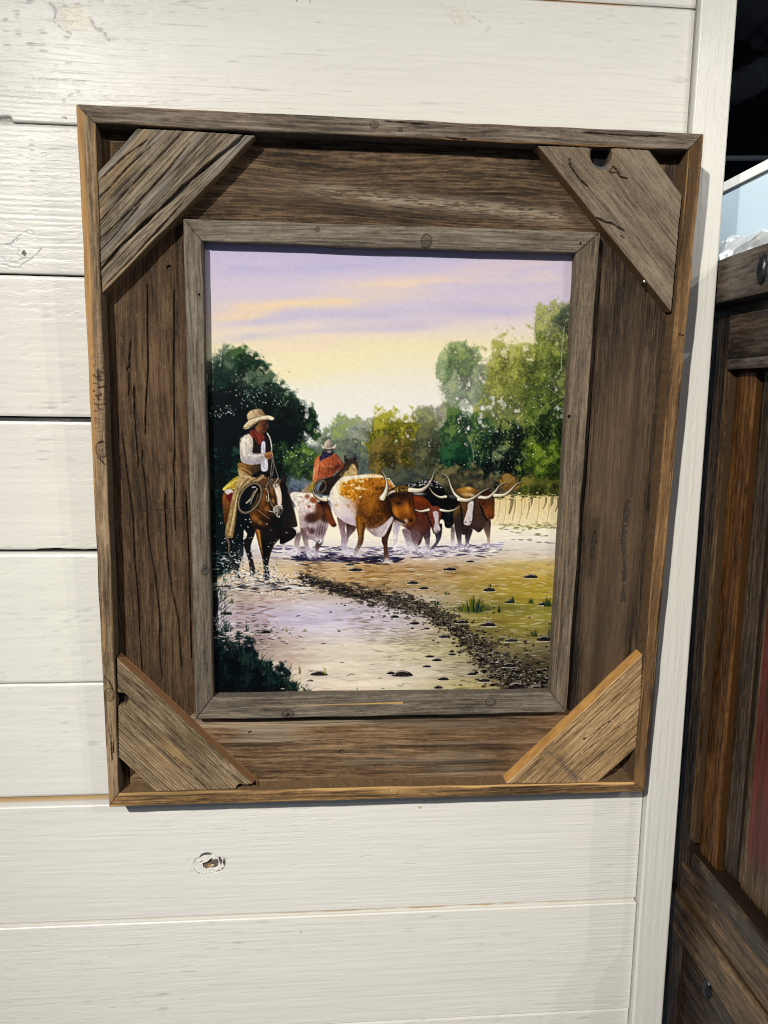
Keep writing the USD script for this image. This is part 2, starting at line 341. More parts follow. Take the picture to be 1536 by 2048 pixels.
    st = [(985, (236, 226, 206)), (1040, (250, 240, 214)), (1075, (248, 240, 224)), (1105, (214, 206, 214)), (1135, (214, 190, 160)), (1175, (206, 186, 166)), (1215, (206, 196, 206)), (1250, (208, 198, 212)), (1300, (226, 214, 198)), (1400, (230, 216, 196))]
    W = np.stack([np.interp(DY, [s[0] for s in st], [s[1][k] / 255 for s in st]) for k in range(3)], -1)
    C[:] = C * (1 - wm[..., None]) + W * wm[..., None]

    def wash(m, c, a):
        m = np.clip(m, 0, 1) * a
        C[:] = C * (1 - m[..., None]) + col(c) * m[..., None]
    g = lambda x, y, rx, ry, p=2: np.exp(-(np.abs((DX - x) / rx) ** p + np.abs((DY - y) / ry) ** p))
    rip = nz(26, 2.6, 11); rip2 = nz(50, 4.5, 12); rip3 = nz(14, 1.6, 13)
    wash(g(1070, 1190, 140, 60, 3), (172, 148, 40), .85)
    wash(g(1050, 1255, 120, 46), (150, 140, 52), .85)
    wash(g(900, 1150, 240, 24), (186, 146, 84), .45)
    wash(g(960, 1240, 110, 50), (150, 132, 62), .7)
    wash(g(1100, 1330, 130, 66), (96, 84, 46), .8); wash(g(1050, 1350, 90, 46), (54, 48, 38), .75); wash(g(960, 1290, 70, 40), (84, 74, 50), .6); wash(g(860, 1212, 100, 12), (112, 96, 70), .4); wash(g(720, 1180, 80, 12), (104, 88, 72), .5); wash(g(1010, 1215, 130, 12), (84, 92, 40), .45)
    wash(g(860, 1300, 120, 26), (186, 176, 122), .5)
    wash(g(940, 1370, 90, 16), (160, 142, 74), .6)
    wash(g(720, 1140, 120, 20), (214, 182, 128), .6)
    wash(g(1050, 1108, 120, 18), (226, 212, 190), .7)
    wash(g(1070, 1128, 80, 10), (196, 170, 80), .5)
    wash(g(570, 1235, 80, 16), (196, 188, 224), .6)
    wash(g(680, 1225, 90, 16), (206, 198, 226), .55)
    wash(g(520, 1290, 60, 26), (128, 106, 104), .75)
    wash(g(585, 1310, 40, 40), (186, 156, 146), .55)
    low = np.clip((DY - 1095) / 25, 0, 1)
    C *= (1 + low * (.06 * rip2 + .04 * rip + .02 * rip3))[..., None]
    # soft reflections of the herd and of the trees
    fl = np.clip(.55 + .45 * rip + .25 * rip3, 0, 1)
    for x, y, rx, ry, c, a in ((735, 1150, 60, 26, (132, 88, 40), .75), (640, 1140, 40, 20, (150, 112, 84), .6), (830, 1140, 50, 20, (120, 78, 50), .6), (920, 1142, 50, 18, (112, 84, 50), .6), (800, 1165, 120, 18, (150, 116, 58), .55), (900, 1180, 110, 16, (128, 108, 54), .55), (1000, 1160, 110, 16, (150, 130, 52), .5), (500, 1235, 40, 46, (120, 88, 82), .55), (560, 1210, 30, 30, (150, 120, 116), .4)):
        wash(g(x, y, rx, ry) * fl, c, a)
    for x, y, rx, ry, c, a in ((660, 1260, 90, 10, (224, 218, 232), .5), (720, 1300, 130, 12, (238, 228, 214), .5), (620, 1215, 60, 8, (226, 220, 234), .5), (760, 1370, 120, 10, (240, 228, 208), .4)):
        wash(g(x, y, rx, ry), c, a)
    for y in range(1098, 1396, 1):           # long level brush lines
        n = int(7 + 5 * rng.random())
        x = rng.uniform(418, 1120, n); k = (y - 1098) / 300
        dk = [(120, 100, 84), (150, 128, 96), (176, 160, 150)] if y < 1200 else [(176, 160, 140), (196, 184, 178), (160, 148, 150)]
        dabs(x, np.full(n, y) + rng.normal(0, 1, n), 4, 13, dk + [(250, 244, 236), (244, 236, 226)], .12, .4, .09, 0)
    for cx, n in ((535, 26), (480, 16), (505, 10)):     # reflections of the near horse
        yy = np.linspace(1190, 1270, n); dabs(cx + rng.normal(0, 7, n), yy, 5, 11, [(128, 92, 78), (156, 122, 108), (112, 76, 64)], .3, .65, .15, 0)
    for cx, y0, y1, n in ((700, 1118, 1185, 26), (735, 1130, 1190, 24), (775, 1120, 1186, 40), (615, 1120, 1150, 26), (640, 1124, 1150, 20), (660, 1120, 1175, 12), (820, 1126, 1150, 10), (905, 1126, 1152, 14)):
        yy = np.linspace(y0, y1, n); dabs(cx + rng.normal(0, 6, n), yy, 4, 9, [(110, 74, 40), (146, 98, 50), (126, 84, 54)], .25, .6, .15, 0)
    n = 520                                  # the dark riffle behind the herd's feet
    x = rng.uniform(545, 1000, n); y = 1098 + (x - 560) * .012 + np.abs(rng.normal(0, 1, n)) * 12 - 8
    y -= np.clip(x - 850, 0, 200) * .07
    dabs(x, y, 4, 13, [(92, 84, 122), (70, 62, 92), (140, 130, 160), (232, 226, 236), (48, 42, 60), (246, 242, 244)], .4, .85, .14, .015)
    n = 200
    x = rng.uniform(590, 800, n); dabs(x, 1114 + rng.normal(0, 4, n) + (x - 590) * .02, 6, 14, [(46, 40, 66), (70, 62, 100), (30, 28, 44)], .5, .9, .14, .02)
    n = 260
    x = rng.uniform(560, 1060, n); dabs(x, rng.uniform(1050, 1098, n), 5, 12, [(232, 222, 200), (216, 204, 190), (252, 248, 238)], .2, .5, .12, 0)

    # ---- trees at the back
    grad([(556, 900), (640, 890), (760, 900), (860, 900), (860, 1003), (556, 1003)], (112, 124, 124), (128, 136, 148), (0, 1), 5, .95, .06)
    grad([(800, 880), (900, 900), (1160, 860), (1160, 998), (985, 996), (800, 1003)], (44, 60, 44), (84, 78, 60), (0, 1), 4, .97, .12)
    grad([(416, 770), (490, 770), (590, 850), (590, 900), (556, 1000), (480, 1060), (446, 1120), (416, 1170)], (14, 36, 36), (10, 28, 32), (0, 1), 6, .95, .1)
    haze = [(150, 160, 150), (140, 154, 140), (166, 172, 160)]
    crown(700, 872, 48, 34, 900, [(140, 150, 140)], haze, [(166, 178, 120), (150, 176, 110)], 1.7)
    crown(662, 880, 38, 30, 700, [(134, 150, 130)], [(150, 166, 120), (130, 150, 130)], [(172, 186, 110), (150, 178, 90)], 1.7)
    crown(740, 862, 30, 24, 400, [(150, 158, 150)], haze, [(176, 180, 160)], 1.6)
    crown(690, 930, 90, 50, 1200, [(92, 106, 104)], [(110, 124, 116), (98, 116, 108)], [(128, 142, 124)], 1.8)
    crown(640, 960, 60, 36, 700, [(112, 130, 148)], [(124, 140, 156), (118, 134, 140)], [(140, 154, 160)], 1.8)
    crown(600, 925, 60, 34, 900, [(50, 84, 50)], [(96, 134, 40), (110, 150, 50), (60, 104, 56)], [(150, 182, 60), (130, 168, 60)], 1.8)
    crown(580, 985, 60, 30, 500, [(110, 126, 146)], [(126, 140, 160)], [(140, 152, 168)], 1.8)
    crown(875, 838, 34, 30, 500, [(150, 150, 146)], [(166, 164, 152), (150, 156, 130)], [(168, 172, 110), (176, 180, 150)], 1.7)
    crown(845, 840, 24, 26, 300, [(136, 140, 116)], [(150, 152, 120)], [(168, 172, 110)], 1.6)
    crown(930, 765, 52, 62, 1500, [(98, 118, 96)], [(118, 138, 104), (96, 128, 84), (136, 146, 126)], [(150, 168, 96), (128, 158, 84), (168, 176, 130)], 1.9, body=.62)
    crown(918, 715, 34, 30, 600, [(92, 116, 86)], [(110, 140, 90)], [(156, 178, 92), (140, 164, 100)], 1.9, body=.6)
    crown(885, 735, 18, 26, 300, [(92, 124, 84)], [(112, 146, 90)], [(150, 178, 110)], 1.9, body=.5)
    twigs([(975, 860), (968, 810), (945, 770), (930, 730)], 2.4, (126, 124, 116), 12, 24, .6)
    crown(790, 880, 66, 52, 2000, [(110, 108, 24)], [(140, 136, 22), (160, 152, 30), (112, 116, 30)], [(196, 186, 46), (214, 200, 60), (176, 170, 36)], 2.0)
    crown(800, 915, 66, 40, 900, [(88, 84, 40)], [(112, 100, 44), (130, 106, 44)], [(150, 130, 50), (164, 130, 64)], 1.9)
    crown(870, 900, 56, 52, 1200, [(78, 82, 64)], [(98, 100, 76), (84, 92, 70)], [(120, 124, 84), (132, 128, 90)], 1.9)
    crown(1040, 800, 82, 110, 3600, [(84, 98, 40)], [(120, 130, 46), (104, 118, 50), (134, 140, 56)], [(176, 180, 70), (196, 196, 84), (160, 168, 60)], 2.2, body=.72)
    crown(1018, 745, 44, 48, 1400, [(128, 136, 58)], [(158, 162, 64), (144, 152, 60)], [(196, 198, 88), (210, 208, 110)], 2.1, body=.6)
    crown(1092, 770, 62, 76, 2000, [(62, 84, 38)], [(86, 108, 44), (104, 120, 48)], [(146, 158, 60), (128, 146, 54)], 2.2, body=.7)
    crown(1108, 655, 44, 44, 1300, [(96, 112, 48)], [(128, 140, 50), (112, 128, 56)], [(180, 184, 70), (162, 172, 66)], 2.1, body=.6)
    crown(1128, 640, 26, 30, 500, [(62, 78, 70)], [(74, 92, 80), (86, 104, 78)], [(110, 128, 80)], 2.0, body=.6)
    crown(1122, 710, 34, 40, 700, [(84, 104, 46)], [(118, 132, 50)], [(166, 174, 66)], 2.1, body=.6)
    twigs([(1120, 740), (1122, 690), (1126, 655)], 2, (196, 190, 170), 8, 22, .6)
    crown(930, 880, 62, 56, 1700, [(40, 76, 56)], [(56, 98, 60), (66, 112, 62), (46, 88, 62)], [(112, 148, 66), (94, 136, 60), (136, 160, 80)], 2.0)
    crown(920, 930, 56, 40, 1000, [(16, 56, 52)], [(24, 82, 62), (30, 92, 60)], [(60, 126, 70), (50, 112, 70)], 2.0)
    crown(1010, 890, 60, 50, 1500, [(20, 40, 36)], [(30, 58, 40), (44, 72, 40)], [(120, 140, 66), (150, 160, 90)], 2.0)
    crown(1000, 940, 66, 40, 800, [(12, 28, 32)], [(20, 44, 40)], [(60, 90, 56), (186, 190, 150)], 1.7)
    crown(1095, 870, 50, 70, 1800, [(30, 56, 30)], [(50, 82, 34), (64, 96, 40)], [(110, 138, 52), (130, 150, 60)], 2.1)
    crown(1085, 930, 52, 44, 1400, [(50, 78, 26)], [(82, 116, 30), (96, 128, 36)], [(146, 168, 50), (130, 156, 46)], 2.1)
    n = 60; dabs(rng.normal(1010, 36, n), rng.normal(880, 36, n), .8, 1.5, [(236, 236, 210), (216, 224, 180)], .6, 1, .7)
    n = 40; dabs(rng.normal(1100, 26, n), rng.normal(800, 60, n), .7, 1.4, [(236, 236, 216), (222, 224, 200)], .5, .9, .7)
    for pts in ([(1140, 786), (1110, 798), (1084, 816), (1070, 840)], [(1142, 800), (1116, 790), (1096, 776)], [(944, 905), (940, 880), (924, 850), (918, 830)], [(946, 930), (946, 900), (952, 870), (980, 850)], [(1085, 870), (1068, 850), (1060, 838)], [(960, 925), (966, 900)]):
        stroke(pts, 1.5, .7, (176, 170, 130), .55)
    twigs([(1146, 790), (1120, 800), (1095, 825), (1075, 860)], 2.2, (20, 28, 24), 10, 26, .7)
    crown(820, 968, 80, 30, 900, [(70, 80, 78)], [(82, 92, 84), (74, 84, 88)], [(100, 108, 90)], 1.8)
    crown(930, 968, 90, 34, 1300, [(76, 72, 60)], [(94, 86, 66), (106, 96, 66)], [(130, 118, 74), (146, 132, 90)], 1.9)
    crown(1080, 975, 60, 22, 700, [(80, 90, 36)], [(106, 112, 40)], [(140, 140, 50), (156, 130, 56)], 1.9)
    crown(1016, 965, 22, 16, 250, [(130, 92, 40)], [(156, 112, 46)], [(178, 130, 60)], 1.7)
    # the cut bank
    bank = [(985, 1000), (1010, 988), (1060, 990), (1122, 992), (1124, 1050), (1060, 1056), (985, 1050), (980, 1030)]
    mk = grad(bank, (222, 200, 148), (238, 224, 186), (0, 1), 1.2, curve=False, tex=.022)
    for x, y0, y1, w, c in ((1024, 992, 1026, 9, (112, 98, 72)), (1030, 996, 1040, 4, (150, 128, 84)), (1063, 993, 1018, 7, (120, 104, 76)), (1058, 1004, 1036, 4, (160, 138, 92)), (1092, 995, 1016, 5, (110, 96, 72)), (1104, 996, 1014, 8, (120, 104, 78)), (1116, 996, 1022, 5, (106, 92, 72)), (1000, 996, 1040, 3, (180, 156, 104)), (1012, 996, 1046, 3, (190, 166, 112)), (1044, 996, 1044, 4, (196, 170, 112)), (1078, 998, 1046, 4, (196, 172, 116)), (1050, 994, 1030, 2, (140, 120, 80)), (1098, 1006, 1044, 3, (180, 154, 104))):
        stroke([(x, y0), (x - 1, (y0 + y1) / 2), (x - 6, y1)], w, w * .4, c, .75)
        stroke([(x + w * .6, y0), (x + w * .6 - 1, (y0 + y1) / 2), (x + w * .4 - 5, y1 + 4)], 2, 1, (250, 236, 196), .6)
    n = 130; dabs(rng.uniform(990, 1122, n), rng.normal(992, 3, n), 1.5, 4, [(86, 92, 46), (60, 66, 36), (140, 136, 80), (200, 190, 140)], .5, .95, .4, 0)
    n = 90; dabs(rng.uniform(1000, 1122, n), rng.normal(1052, 4, n), 2, 6, [(150, 142, 96), (176, 164, 116), (116, 112, 72)], .4, .8, .3, 0)
    for x, y in ((1040, 1078), (1056, 1079), (1090, 1084), (1112, 1086), (1074, 1068), (1030, 1064), (1086, 1070)):
        n = 5; dabs(x + rng.normal(0, 6, n), y + rng.normal(0, 1, n), 2, 7, [(150, 134, 110), (120, 108, 96)], .5, .8, .2, 0)
    # ---- the dark trees on the left
    crown(485, 730, 44, 30, 1500, [(26, 58, 40)], [(36, 80, 46), (46, 92, 54), (30, 70, 60)], [(96, 140, 60), (120, 154, 70), (70, 116, 70)], 1.9, body=.9)
    crown(436, 745, 30, 40, 700, [(60, 84, 70)], [(84, 110, 88), (64, 96, 70)], [(120, 146, 110)], 1.8, body=.7)
    twigs([(478, 790), (482, 765), (490, 750)], 3.0, (26, 30, 24), 9, 24, .8)
    crown(470, 785, 62, 34, 1400, [(30, 48, 44)], [(44, 66, 56), (36, 58, 48)], [(86, 112, 84), (150, 160, 140)], 1.8, body=.7)
    crown(535, 795, 44, 44, 1400, [(26, 50, 42)], [(40, 72, 52), (50, 84, 60)], [(90, 126, 84), (120, 146, 110)], 1.8, body=.85)
    crown(590, 850, 42, 48, 1500, [(16, 40, 32)], [(28, 60, 40), (22, 52, 40)], [(84, 122, 66), (66, 108, 62)], 1.8, body=.9)
    crown(450, 850, 66, 90, 2200, [(8, 26, 30)], [(14, 38, 40), (18, 46, 44)], [(36, 72, 60)], 2.0, body=.95)
    crown(540, 850, 60, 60, 1500, [(8, 26, 26)], [(14, 38, 34)], [(30, 66, 50)], 2.0, body=.95)
    poly([(420, 800), (500, 810), (560, 840), (600, 870), (570, 905), (560, 960), (500, 1000), (480, 1120), (430, 1140), (425, 1000)], (8, 24, 28), 5, .93, .12)
    crown(445, 960, 36, 60, 900, [(8, 30, 34)], [(14, 50, 46), (20, 60, 52)], [(44, 100, 72), (60, 116, 84)], 1.7, body=.8)
    crown(555, 930, 22, 40, 400, [(14, 38, 30)], [(34, 72, 44)], [(90, 130, 60)], 1.7, body=.5)
    for (x, y, s, n) in ((455, 822, 14, 34), (500, 795, 22, 40), (430, 830, 8, 12), (560, 800, 18, 18), (492, 778, 24, 26)):
        dabs(rng.normal(x, s, n), rng.normal(y, s * .55, n), .9, 1.8, [(176, 190, 196), (140, 158, 160), (206, 210, 208)], .4, .8, .6)
    n = 60; dabs(rng.normal(590, 26, n), rng.normal(905, 12, n), 1, 2, [(190, 210, 190), (140, 176, 110)], .4, .8, .5)
    poly([(420, 1050), (462, 1060), (470, 1110), (456, 1140), (432, 1170), (426, 1300), (420, 1300)], (12, 32, 36), 5, .85, .12)
    n = 300; dabs(rng.normal(444, 16, n), rng.uniform(1100, 1190, n), 1.4, 3.2, [(14, 40, 44), (40, 74, 78), (80, 112, 110), (22, 50, 54)], .4, .85, .35, -1.2)
    for y in range(1100, 1260, 1):           # flicker of the current
        n = int(7 * (1 - (y - 1100) / 260)); x = rng.uniform(430, 1110, n)
        dabs(x, np.full(n, y) + rng.normal(0, .8, n), 3, 11, [(92, 78, 66), (130, 104, 72), (252, 248, 240), (120, 108, 112), (246, 240, 228), (238, 230, 214)], .15, .42, .10, 0)
    # ---- pebble bar
    bar = [(590, 1150, 8), (640, 1165, 10), (690, 1180, 13), (740, 1192, 15), (800, 1203, 17), (850, 1218, 17), (900, 1245, 19), (940, 1280, 28), (975, 1315, 36), (1020, 1350, 40), (1080, 1372, 38)]
    bx = np.array([b[0] for b in bar]); byy = np.array([b[1] for b in bar]); bw = np.array([b[2] for b in bar])
    n = 900; x = rng.uniform(600, 1110, n); yc = np.interp(x, bx, byy); wv = np.interp(x, bx, bw)
    dabs(x, yc + rng.normal(0, .55, n) * wv, 4, 10, [(36, 32, 34), (44, 38, 32), (70, 60, 46)], .25, .6, .35, 0); n = 700; x = rng.uniform(700, 1115, n); dabs(x, np.interp(x, bx, byy) + rng.normal(4, 1.3, n) * np.interp(x, bx, bw), 5, 14, [(96, 84, 62), (120, 104, 76), (80, 70, 56)], .1, .35, .10, 0)
    n = 2600; x = 590 + (rng.uniform(0, 1, n) ** .9) * 520; yc = np.interp(x, bx, byy); wv = np.interp(x, bx, bw)
    y = yc + rng.standard_t(3, n) * .55 * wv; o = np.argsort(y); x, y = x[o], y[o]
    q = apply_h(HM, np.c_[x, y])
    for i in range(n):
        if y[i] > 1396 or rng.random() > np.clip((x[i] - 560) / 260, .2, 1): continue
        r = (1.4 + 3.2 * np.clip((y[i] - 1150) / 240, 0, 1) * rng.uniform(.3, 1.2)) * K * rng.uniform(.7, 1.3)
        k = rng.random()
        base = col((30, 27, 27)) if k < .5 else (col((82, 74, 62)) if k < .8 else col((128, 118, 98)))
        dab(q[i, 0], q[i, 1] + r * .25, r * 1.15, r * .5, col((24, 22, 22)), .7, 0)
        dab(q[i, 0], q[i, 1], r, r * .5, base, .9, 0)
        if rng.random() < .5: dab(q[i, 0] - r * .1, q[i, 1] - r * .25, r * .55, r * .17, col((214, 206, 190)) * rng.uniform(.6, 1), .8, 0)
    stones = [(640, 1346, 17, 5.5), (806, 1347, 21, 7), (783, 1345, 8, 3.5), (720, 1389, 20, 5), (530, 1262, 13, 5), (622, 1360, 7, 2.5), (979, 1178, 12, 5), (900, 1137, 13, 4), (1062, 1152, 14, 4.5), (1090, 1207, 13, 4), (1020, 1203, 11, 3.5), (826, 1164, 11, 4), (945, 1347, 9, 4), (970, 1360, 12, 4.5), (1035, 1372, 17, 8), (1075, 1376, 16, 6), (878, 1374, 9, 4), (888, 1357, 11, 4), (925, 1243, 13, 4), (978, 1248, 14, 5), (1090, 1277, 16, 6), (1024, 1280, 13, 4), (790, 1232, 9, 3.5), (830, 1245, 10, 4), (890, 1272, 12, 4), (1020, 1330, 14, 5), (875, 1319, 10, 3.5), (860, 1312, 9, 3), (855, 1332, 9, 3), (905, 1308, 8, 3), (455, 1225, 12, 4), (497, 1302, 12, 5), (940, 1122, 9, 2.5), (712, 1138, 14, 4), (1140, 1152, 6, 3), (848, 1175, 10, 3.5), (700, 1128, 9, 3)]
    for x, y, a, b in stones:
        blob(x, y + b * .8, a * 1.25, b * .5, (70, 60, 56), .45, hard=3)
        (cx, cy), = apply_h(HM, [(x, y)])
        poly([(x - a, y + b * .5), (x - a * .7, y - b * .4), (x - a * .1, y - b), (x + a * .6, y - b * .6), (x + a, y + b * .5), (x, y + b * .75)], (44, 38, 40), .8, .95, .15)
        stroke([(x - a * .7, y - b * .3), (x - a * .1, y - b * .8), (x + a * .5, y - b * .5)], b * .45, b * .3, (206, 196, 180), .6)
        stroke([(x - a * 1.1, y + b * .85), (x, y + b), (x + a * 1.2, y + b * .85)], 1.2, .8, (250, 246, 238), .7)
    # grass tufts
    def tuft(x, y, w, h, n, cols):
        for _ in range(n):
            a = rng.normal(0, w * .42); l = h * rng.uniform(.45, 1.05) * max(.3, 1 - abs(a) / (w * 1.3)); ln = a * .45 + rng.normal(0, 2)
            stroke([(x + a, y), (x + a + ln * .3, y - l * .6), (x + a + ln, y - l)], 1.5, .4, cols[rng.integers(len(cols))], .8, curve=False)
    blob(950, 1218, 32, 8, (26, 48, 40), .7, hard=3)
    tuft(948, 1222, 34, 34, 120, [(24, 52, 46), (36, 66, 44), (90, 104, 34), (130, 132, 40), (16, 40, 40)])
    for x, y, w, h, n in ((998, 1224, 6, 16, 14), (1026, 1203, 8, 14, 18), (1064, 1206, 7, 14, 16), (1096, 1212, 12, 22, 30), (874, 1208, 9, 13, 18), (893, 1188, 6, 9, 10), (1070, 1272, 12, 20, 24), (1102, 1272, 7, 26, 16), (980, 1172, 4, 8, 6), (1128, 1160, 8, 18, 16)):
        tuft(x, y, w, h, n, [(22, 52, 48), (40, 70, 46), (16, 36, 38), (84, 96, 40)])
    # the dark bush, lower left
    poly([(418, 1180), (440, 1200), (428, 1270), (455, 1300), (500, 1325), (540, 1355), (566, 1380), (580, 1400), (584, 1410), (418, 1410)], (8, 24, 30), 3.5, 1, .12)
    for cx, cy, rx, ry in ((440, 1300, 40, 46), (470, 1340, 60, 60), (520, 1360, 60, 46), (560, 1385, 50, 30), (424, 1262, 15, 46)):
        crown(cx, cy, rx, ry, 200, [(8, 24, 30)], [(12, 34, 38)], [(34, 62, 60)], 1.3, body=.95)
    for _ in range(420):
        k = rng.random(); x = 430 + k * 170; y = np.interp(x, [430, 480, 540, 580, 605], [1272, 1296, 1332, 1368, 1392]) + rng.uniform(-4, 26)
        l = rng.uniform(6, 22); s = rng.normal(.25, .5)
        stroke([(x, y), (x + s * l * .5, y - l * .6), (x + s * l, y - l)], 1.5, .4, [(8, 26, 30), (14, 38, 40), (30, 56, 52), (56, 78, 66)][rng.integers(4)], .8, curve=False)
    for _ in range(150):
        x = rng.uniform(424, 452); y = rng.uniform(1180, 1290); l = rng.uniform(5, 18); s = rng.normal(.6, .5)
        stroke([(x, y), (x + s * l, y - l)], 1.4, .4, [(10, 30, 34), (30, 58, 56), (66, 92, 84)][rng.integers(3)], .8, curve=False)
    for x, y, w, h, n, cs in ((602, 1346, 3, 26, 7, [(140, 132, 50), (90, 96, 40)]), (583, 1336, 3, 24, 5, [(60, 66, 40)]), (652, 1346, 3, 18, 7, [(150, 140, 50), (96, 100, 40)]), (590, 1376, 16, 24, 40, [(18, 44, 44), (30, 56, 46), (90, 96, 60)]), (465, 1205, 6, 14, 14, [(60, 70, 50), (100, 100, 60)]), (495, 1262, 6, 22, 14, [(40, 56, 46)]), (455, 1262, 12, 26, 30, [(20, 50, 46), (50, 76, 66)]), (545, 1262, 4, 12, 6, [(60, 70, 50)]), (610, 1262, 4, 12, 6, [(120, 110, 60)]), (680, 1389, 3, 12, 4, [(80, 80, 50)]), (716, 1386, 2, 16, 3, [(120, 110, 60)]), (734, 1389, 3, 10, 4, [(80, 80, 50)]), (575, 1262, 3, 16, 4, [(130, 116, 70)])):
        tuft(x, y, w, h, n, cs)
    n = 240; dabs(rng.normal(500, 50, n), 1262 + rng.normal(0, 16, n), 2, 6, [(60, 52, 54), (236, 230, 226), (40, 36, 40), (196, 186, 190)], .4, .85, .2, 0)
    n = 60; x = rng.uniform(560, 1000, n); dabs(x, rng.uniform(1255, 1390, n), 2, 6, [(80, 70, 60), (250, 246, 238), (120, 108, 90)], .4, .8, .25, 0)

    # ================= the herd
    z6 = Z(760, 900, 4.042); z5 = Z(560, 860, 5.12); z4 = Z(420, 800, 5.12)
    def B(z, x, y, rx, ry, c, a=.8, ang=0, clip=None, hard=2.4):
        (px, py), = z([(x, y)]); s = 4.042 if z is z6 else 5.12
        blob(px, py, rx / s, ry / s, c, a, ang, clip, hard)
    def S(z, pts, w0, w1, c, a=1.0, c1=None):
        s = 4.042 if z is z6 else 5.12
        stroke(z(pts), w0 / s, w1 / s, c, a, c1)
    def horn(z, pts, w0, w1, tip=(40, 32, 28)):
        S(z, [(x + 1, y + w0 * .14) for x, y in pts], w0 * 1.35, w1 * 1.3, (30, 24, 22)); S(z, pts, w0 * 1.05, w1, (214, 200, 172), 1, tip)
        o = [(x - 1, y - w0 * .16) for x, y in pts]; S(z, o, w0 * .5, w1 * .5, (252, 246, 228), .9, (176, 164, 146))
    # black steer
    mk = poly(z6([(200, 290), (300, 250), (380, 235), (450, 245), (510, 300), (540, 345), (640, 380), (640, 440), (605, 480), (597, 580), (580, 622), (530, 622), (515, 570), (490, 560), (430, 620), (350, 500), (250, 400)]), (16, 16, 20), .9)
    for _ in range(70): B(z6, rng.uniform(215, 500), rng.uniform(238, 300), rng.uniform(4, 14), rng.uniform(3, 6), (226, 224, 226), .75, rng.normal(-.2, .3), mk)
    for _ in range(26): B(z6, rng.uniform(240, 460), rng.uniform(262, 300), rng.uniform(6, 18), rng.uniform(4, 9), (18, 18, 22), .8, -.2, mk)
    B(z6, 300, 345, 60, 16, (216, 214, 216), .8, .1, mk)
    B(z6, 585, 370, 46, 22, (110, 112, 118), .7, .2, mk); B(z6, 560, 500, 20, 60, (46, 48, 56), .6, .1, mk); B(z6, 552, 590, 24, 16, (60, 62, 70), .6, 0, mk)
    # tan cow and brown cow on the right
    mk = grad(z6([(598, 330), (650, 300), (715, 288), (790, 325), (850, 400), (890, 480), (888, 570), (840, 625), (800, 662), (760, 640), (735, 630), (690, 682), (640, 662), (600, 600), (588, 520), (610, 460), (640, 430), (600, 370)]), (92, 66, 40), (58, 46, 44), (0, 1), .9)
    B(z6, 690, 320, 90, 28, (186, 132, 50), .9, .05, mk); B(z6, 715, 305, 30, 12, (226, 196, 140), .7, .1, mk); B(z6, 620, 480, 26, 60, (130, 92, 34), .7, .3, mk)
    B(z6, 800, 590, 60, 46, (84, 62, 56), .7, 0, mk); B(z6, 650, 580, 40, 60, (52, 44, 44), .7, 0, mk)
    S(z6, [(812, 430), (835, 510), (870, 570)], 30, 16, (28, 20, 18), .8)
    mk = grad(z6([(790, 350), (840, 322), (890, 330), (922, 390), (924, 470), (922, 540), (890, 556), (850, 530), (830, 470), (800, 420)]), (70, 40, 26), (122, 66, 32), (0, 1), .8)
    B(z6, 870, 490, 24, 40, (146, 82, 36), .6, 0, mk); B(z6, 895, 540, 20, 10, (58, 40, 36), .7, 0, mk); B(z6, 835, 430, 10, 8, (24, 18, 18), .8, 0, mk)
    S(z6, [(655, 430), (660, 520), (668, 600)], 26, 14, (30, 24, 22), .8)
    mk = grad(z6([(650, 400), (690, 360), (750, 350), (775, 380), (770, 450), (750, 560), (735, 600), (700, 606), (672, 585), (668, 500), (655, 440)]), (112, 76, 36), (60, 46, 40), (1, .3), .8)
    poly(z6([(712, 425), (752, 412), (748, 490), (742, 560), (724, 600), (690, 602), (676, 580), (692, 520), (706, 470)]), (214, 204, 206), .9, .95)
    B(z6, 690, 580, 10, 8, (60, 50, 54), .8); B(z6, 728, 575, 9, 7, (60, 50, 54), .8); B(z6, 695, 355, 50, 18, (206, 170, 110), .8, .1); B(z6, 740, 360, 30, 14, (226, 206, 160), .6, .2)
    for pts, c0, c1 in (([(600, 600), (655, 655), (658, 730), (660, 805), (640, 812), (622, 720)], (58, 46, 46), (120, 108, 124)), ([(690, 670), (750, 630), (722, 730), (700, 815), (676, 812), (690, 740)], (54, 44, 46), (110, 98, 112)), ([(836, 615), (892, 560), (890, 680), (884, 800), (862, 800), (866, 715)], (84, 60, 52), (170, 156, 150)), ([(575, 610), (602, 640), (598, 770), (574, 772)], (100, 88, 90), (196, 186, 190))):
        grad(z6(pts), c0, c1, (0, 1), .8)
    horn(z6, [(800, 376), (870, 378), (930, 330), (965, 285), (1022, 260)], 24, 6); horn(z6, [(922, 362), (1000, 358), (1060, 315), (1095, 280), (1142, 258)], 24, 6)
    # red cow
    for pts, c0, c1 in (([(110, 550), (165, 590), (146, 690), (134, 802), (112, 802), (106, 690)], (176, 164, 176), (232, 226, 230)), ([(180, 640), (240, 640), (256, 740), (262, 832), (232, 812), (202, 720)], (130, 110, 116), (206, 198, 212)), ([(240, 680), (275, 680), (290, 800), (262, 800)], (150, 132, 136), (214, 206, 216))):
        grad(z6(pts), c0, c1, (0, 1), .9)
    mk = grad(z6([(110, 540), (200, 400), (240, 372), (330, 366), (390, 410), (420, 450), (470, 470), (480, 560), (420, 600), (400, 660), (352, 692), (330, 750), (300, 765), (250, 660), (180, 610), (120, 580)]), (116, 50, 22), (74, 48, 46), (.2, 1), .9)
    B(z6, 310, 395, 60, 16, (160, 76, 34), .7, .2, mk); B(z6, 160, 580, 60, 34, (196, 180, 186), .8, .3, mk); B(z6, 300, 640, 60, 50, (112, 76, 70), .7, .2, mk); B(z6, 240, 500, 40, 60, (92, 44, 24), .6, .2, mk)
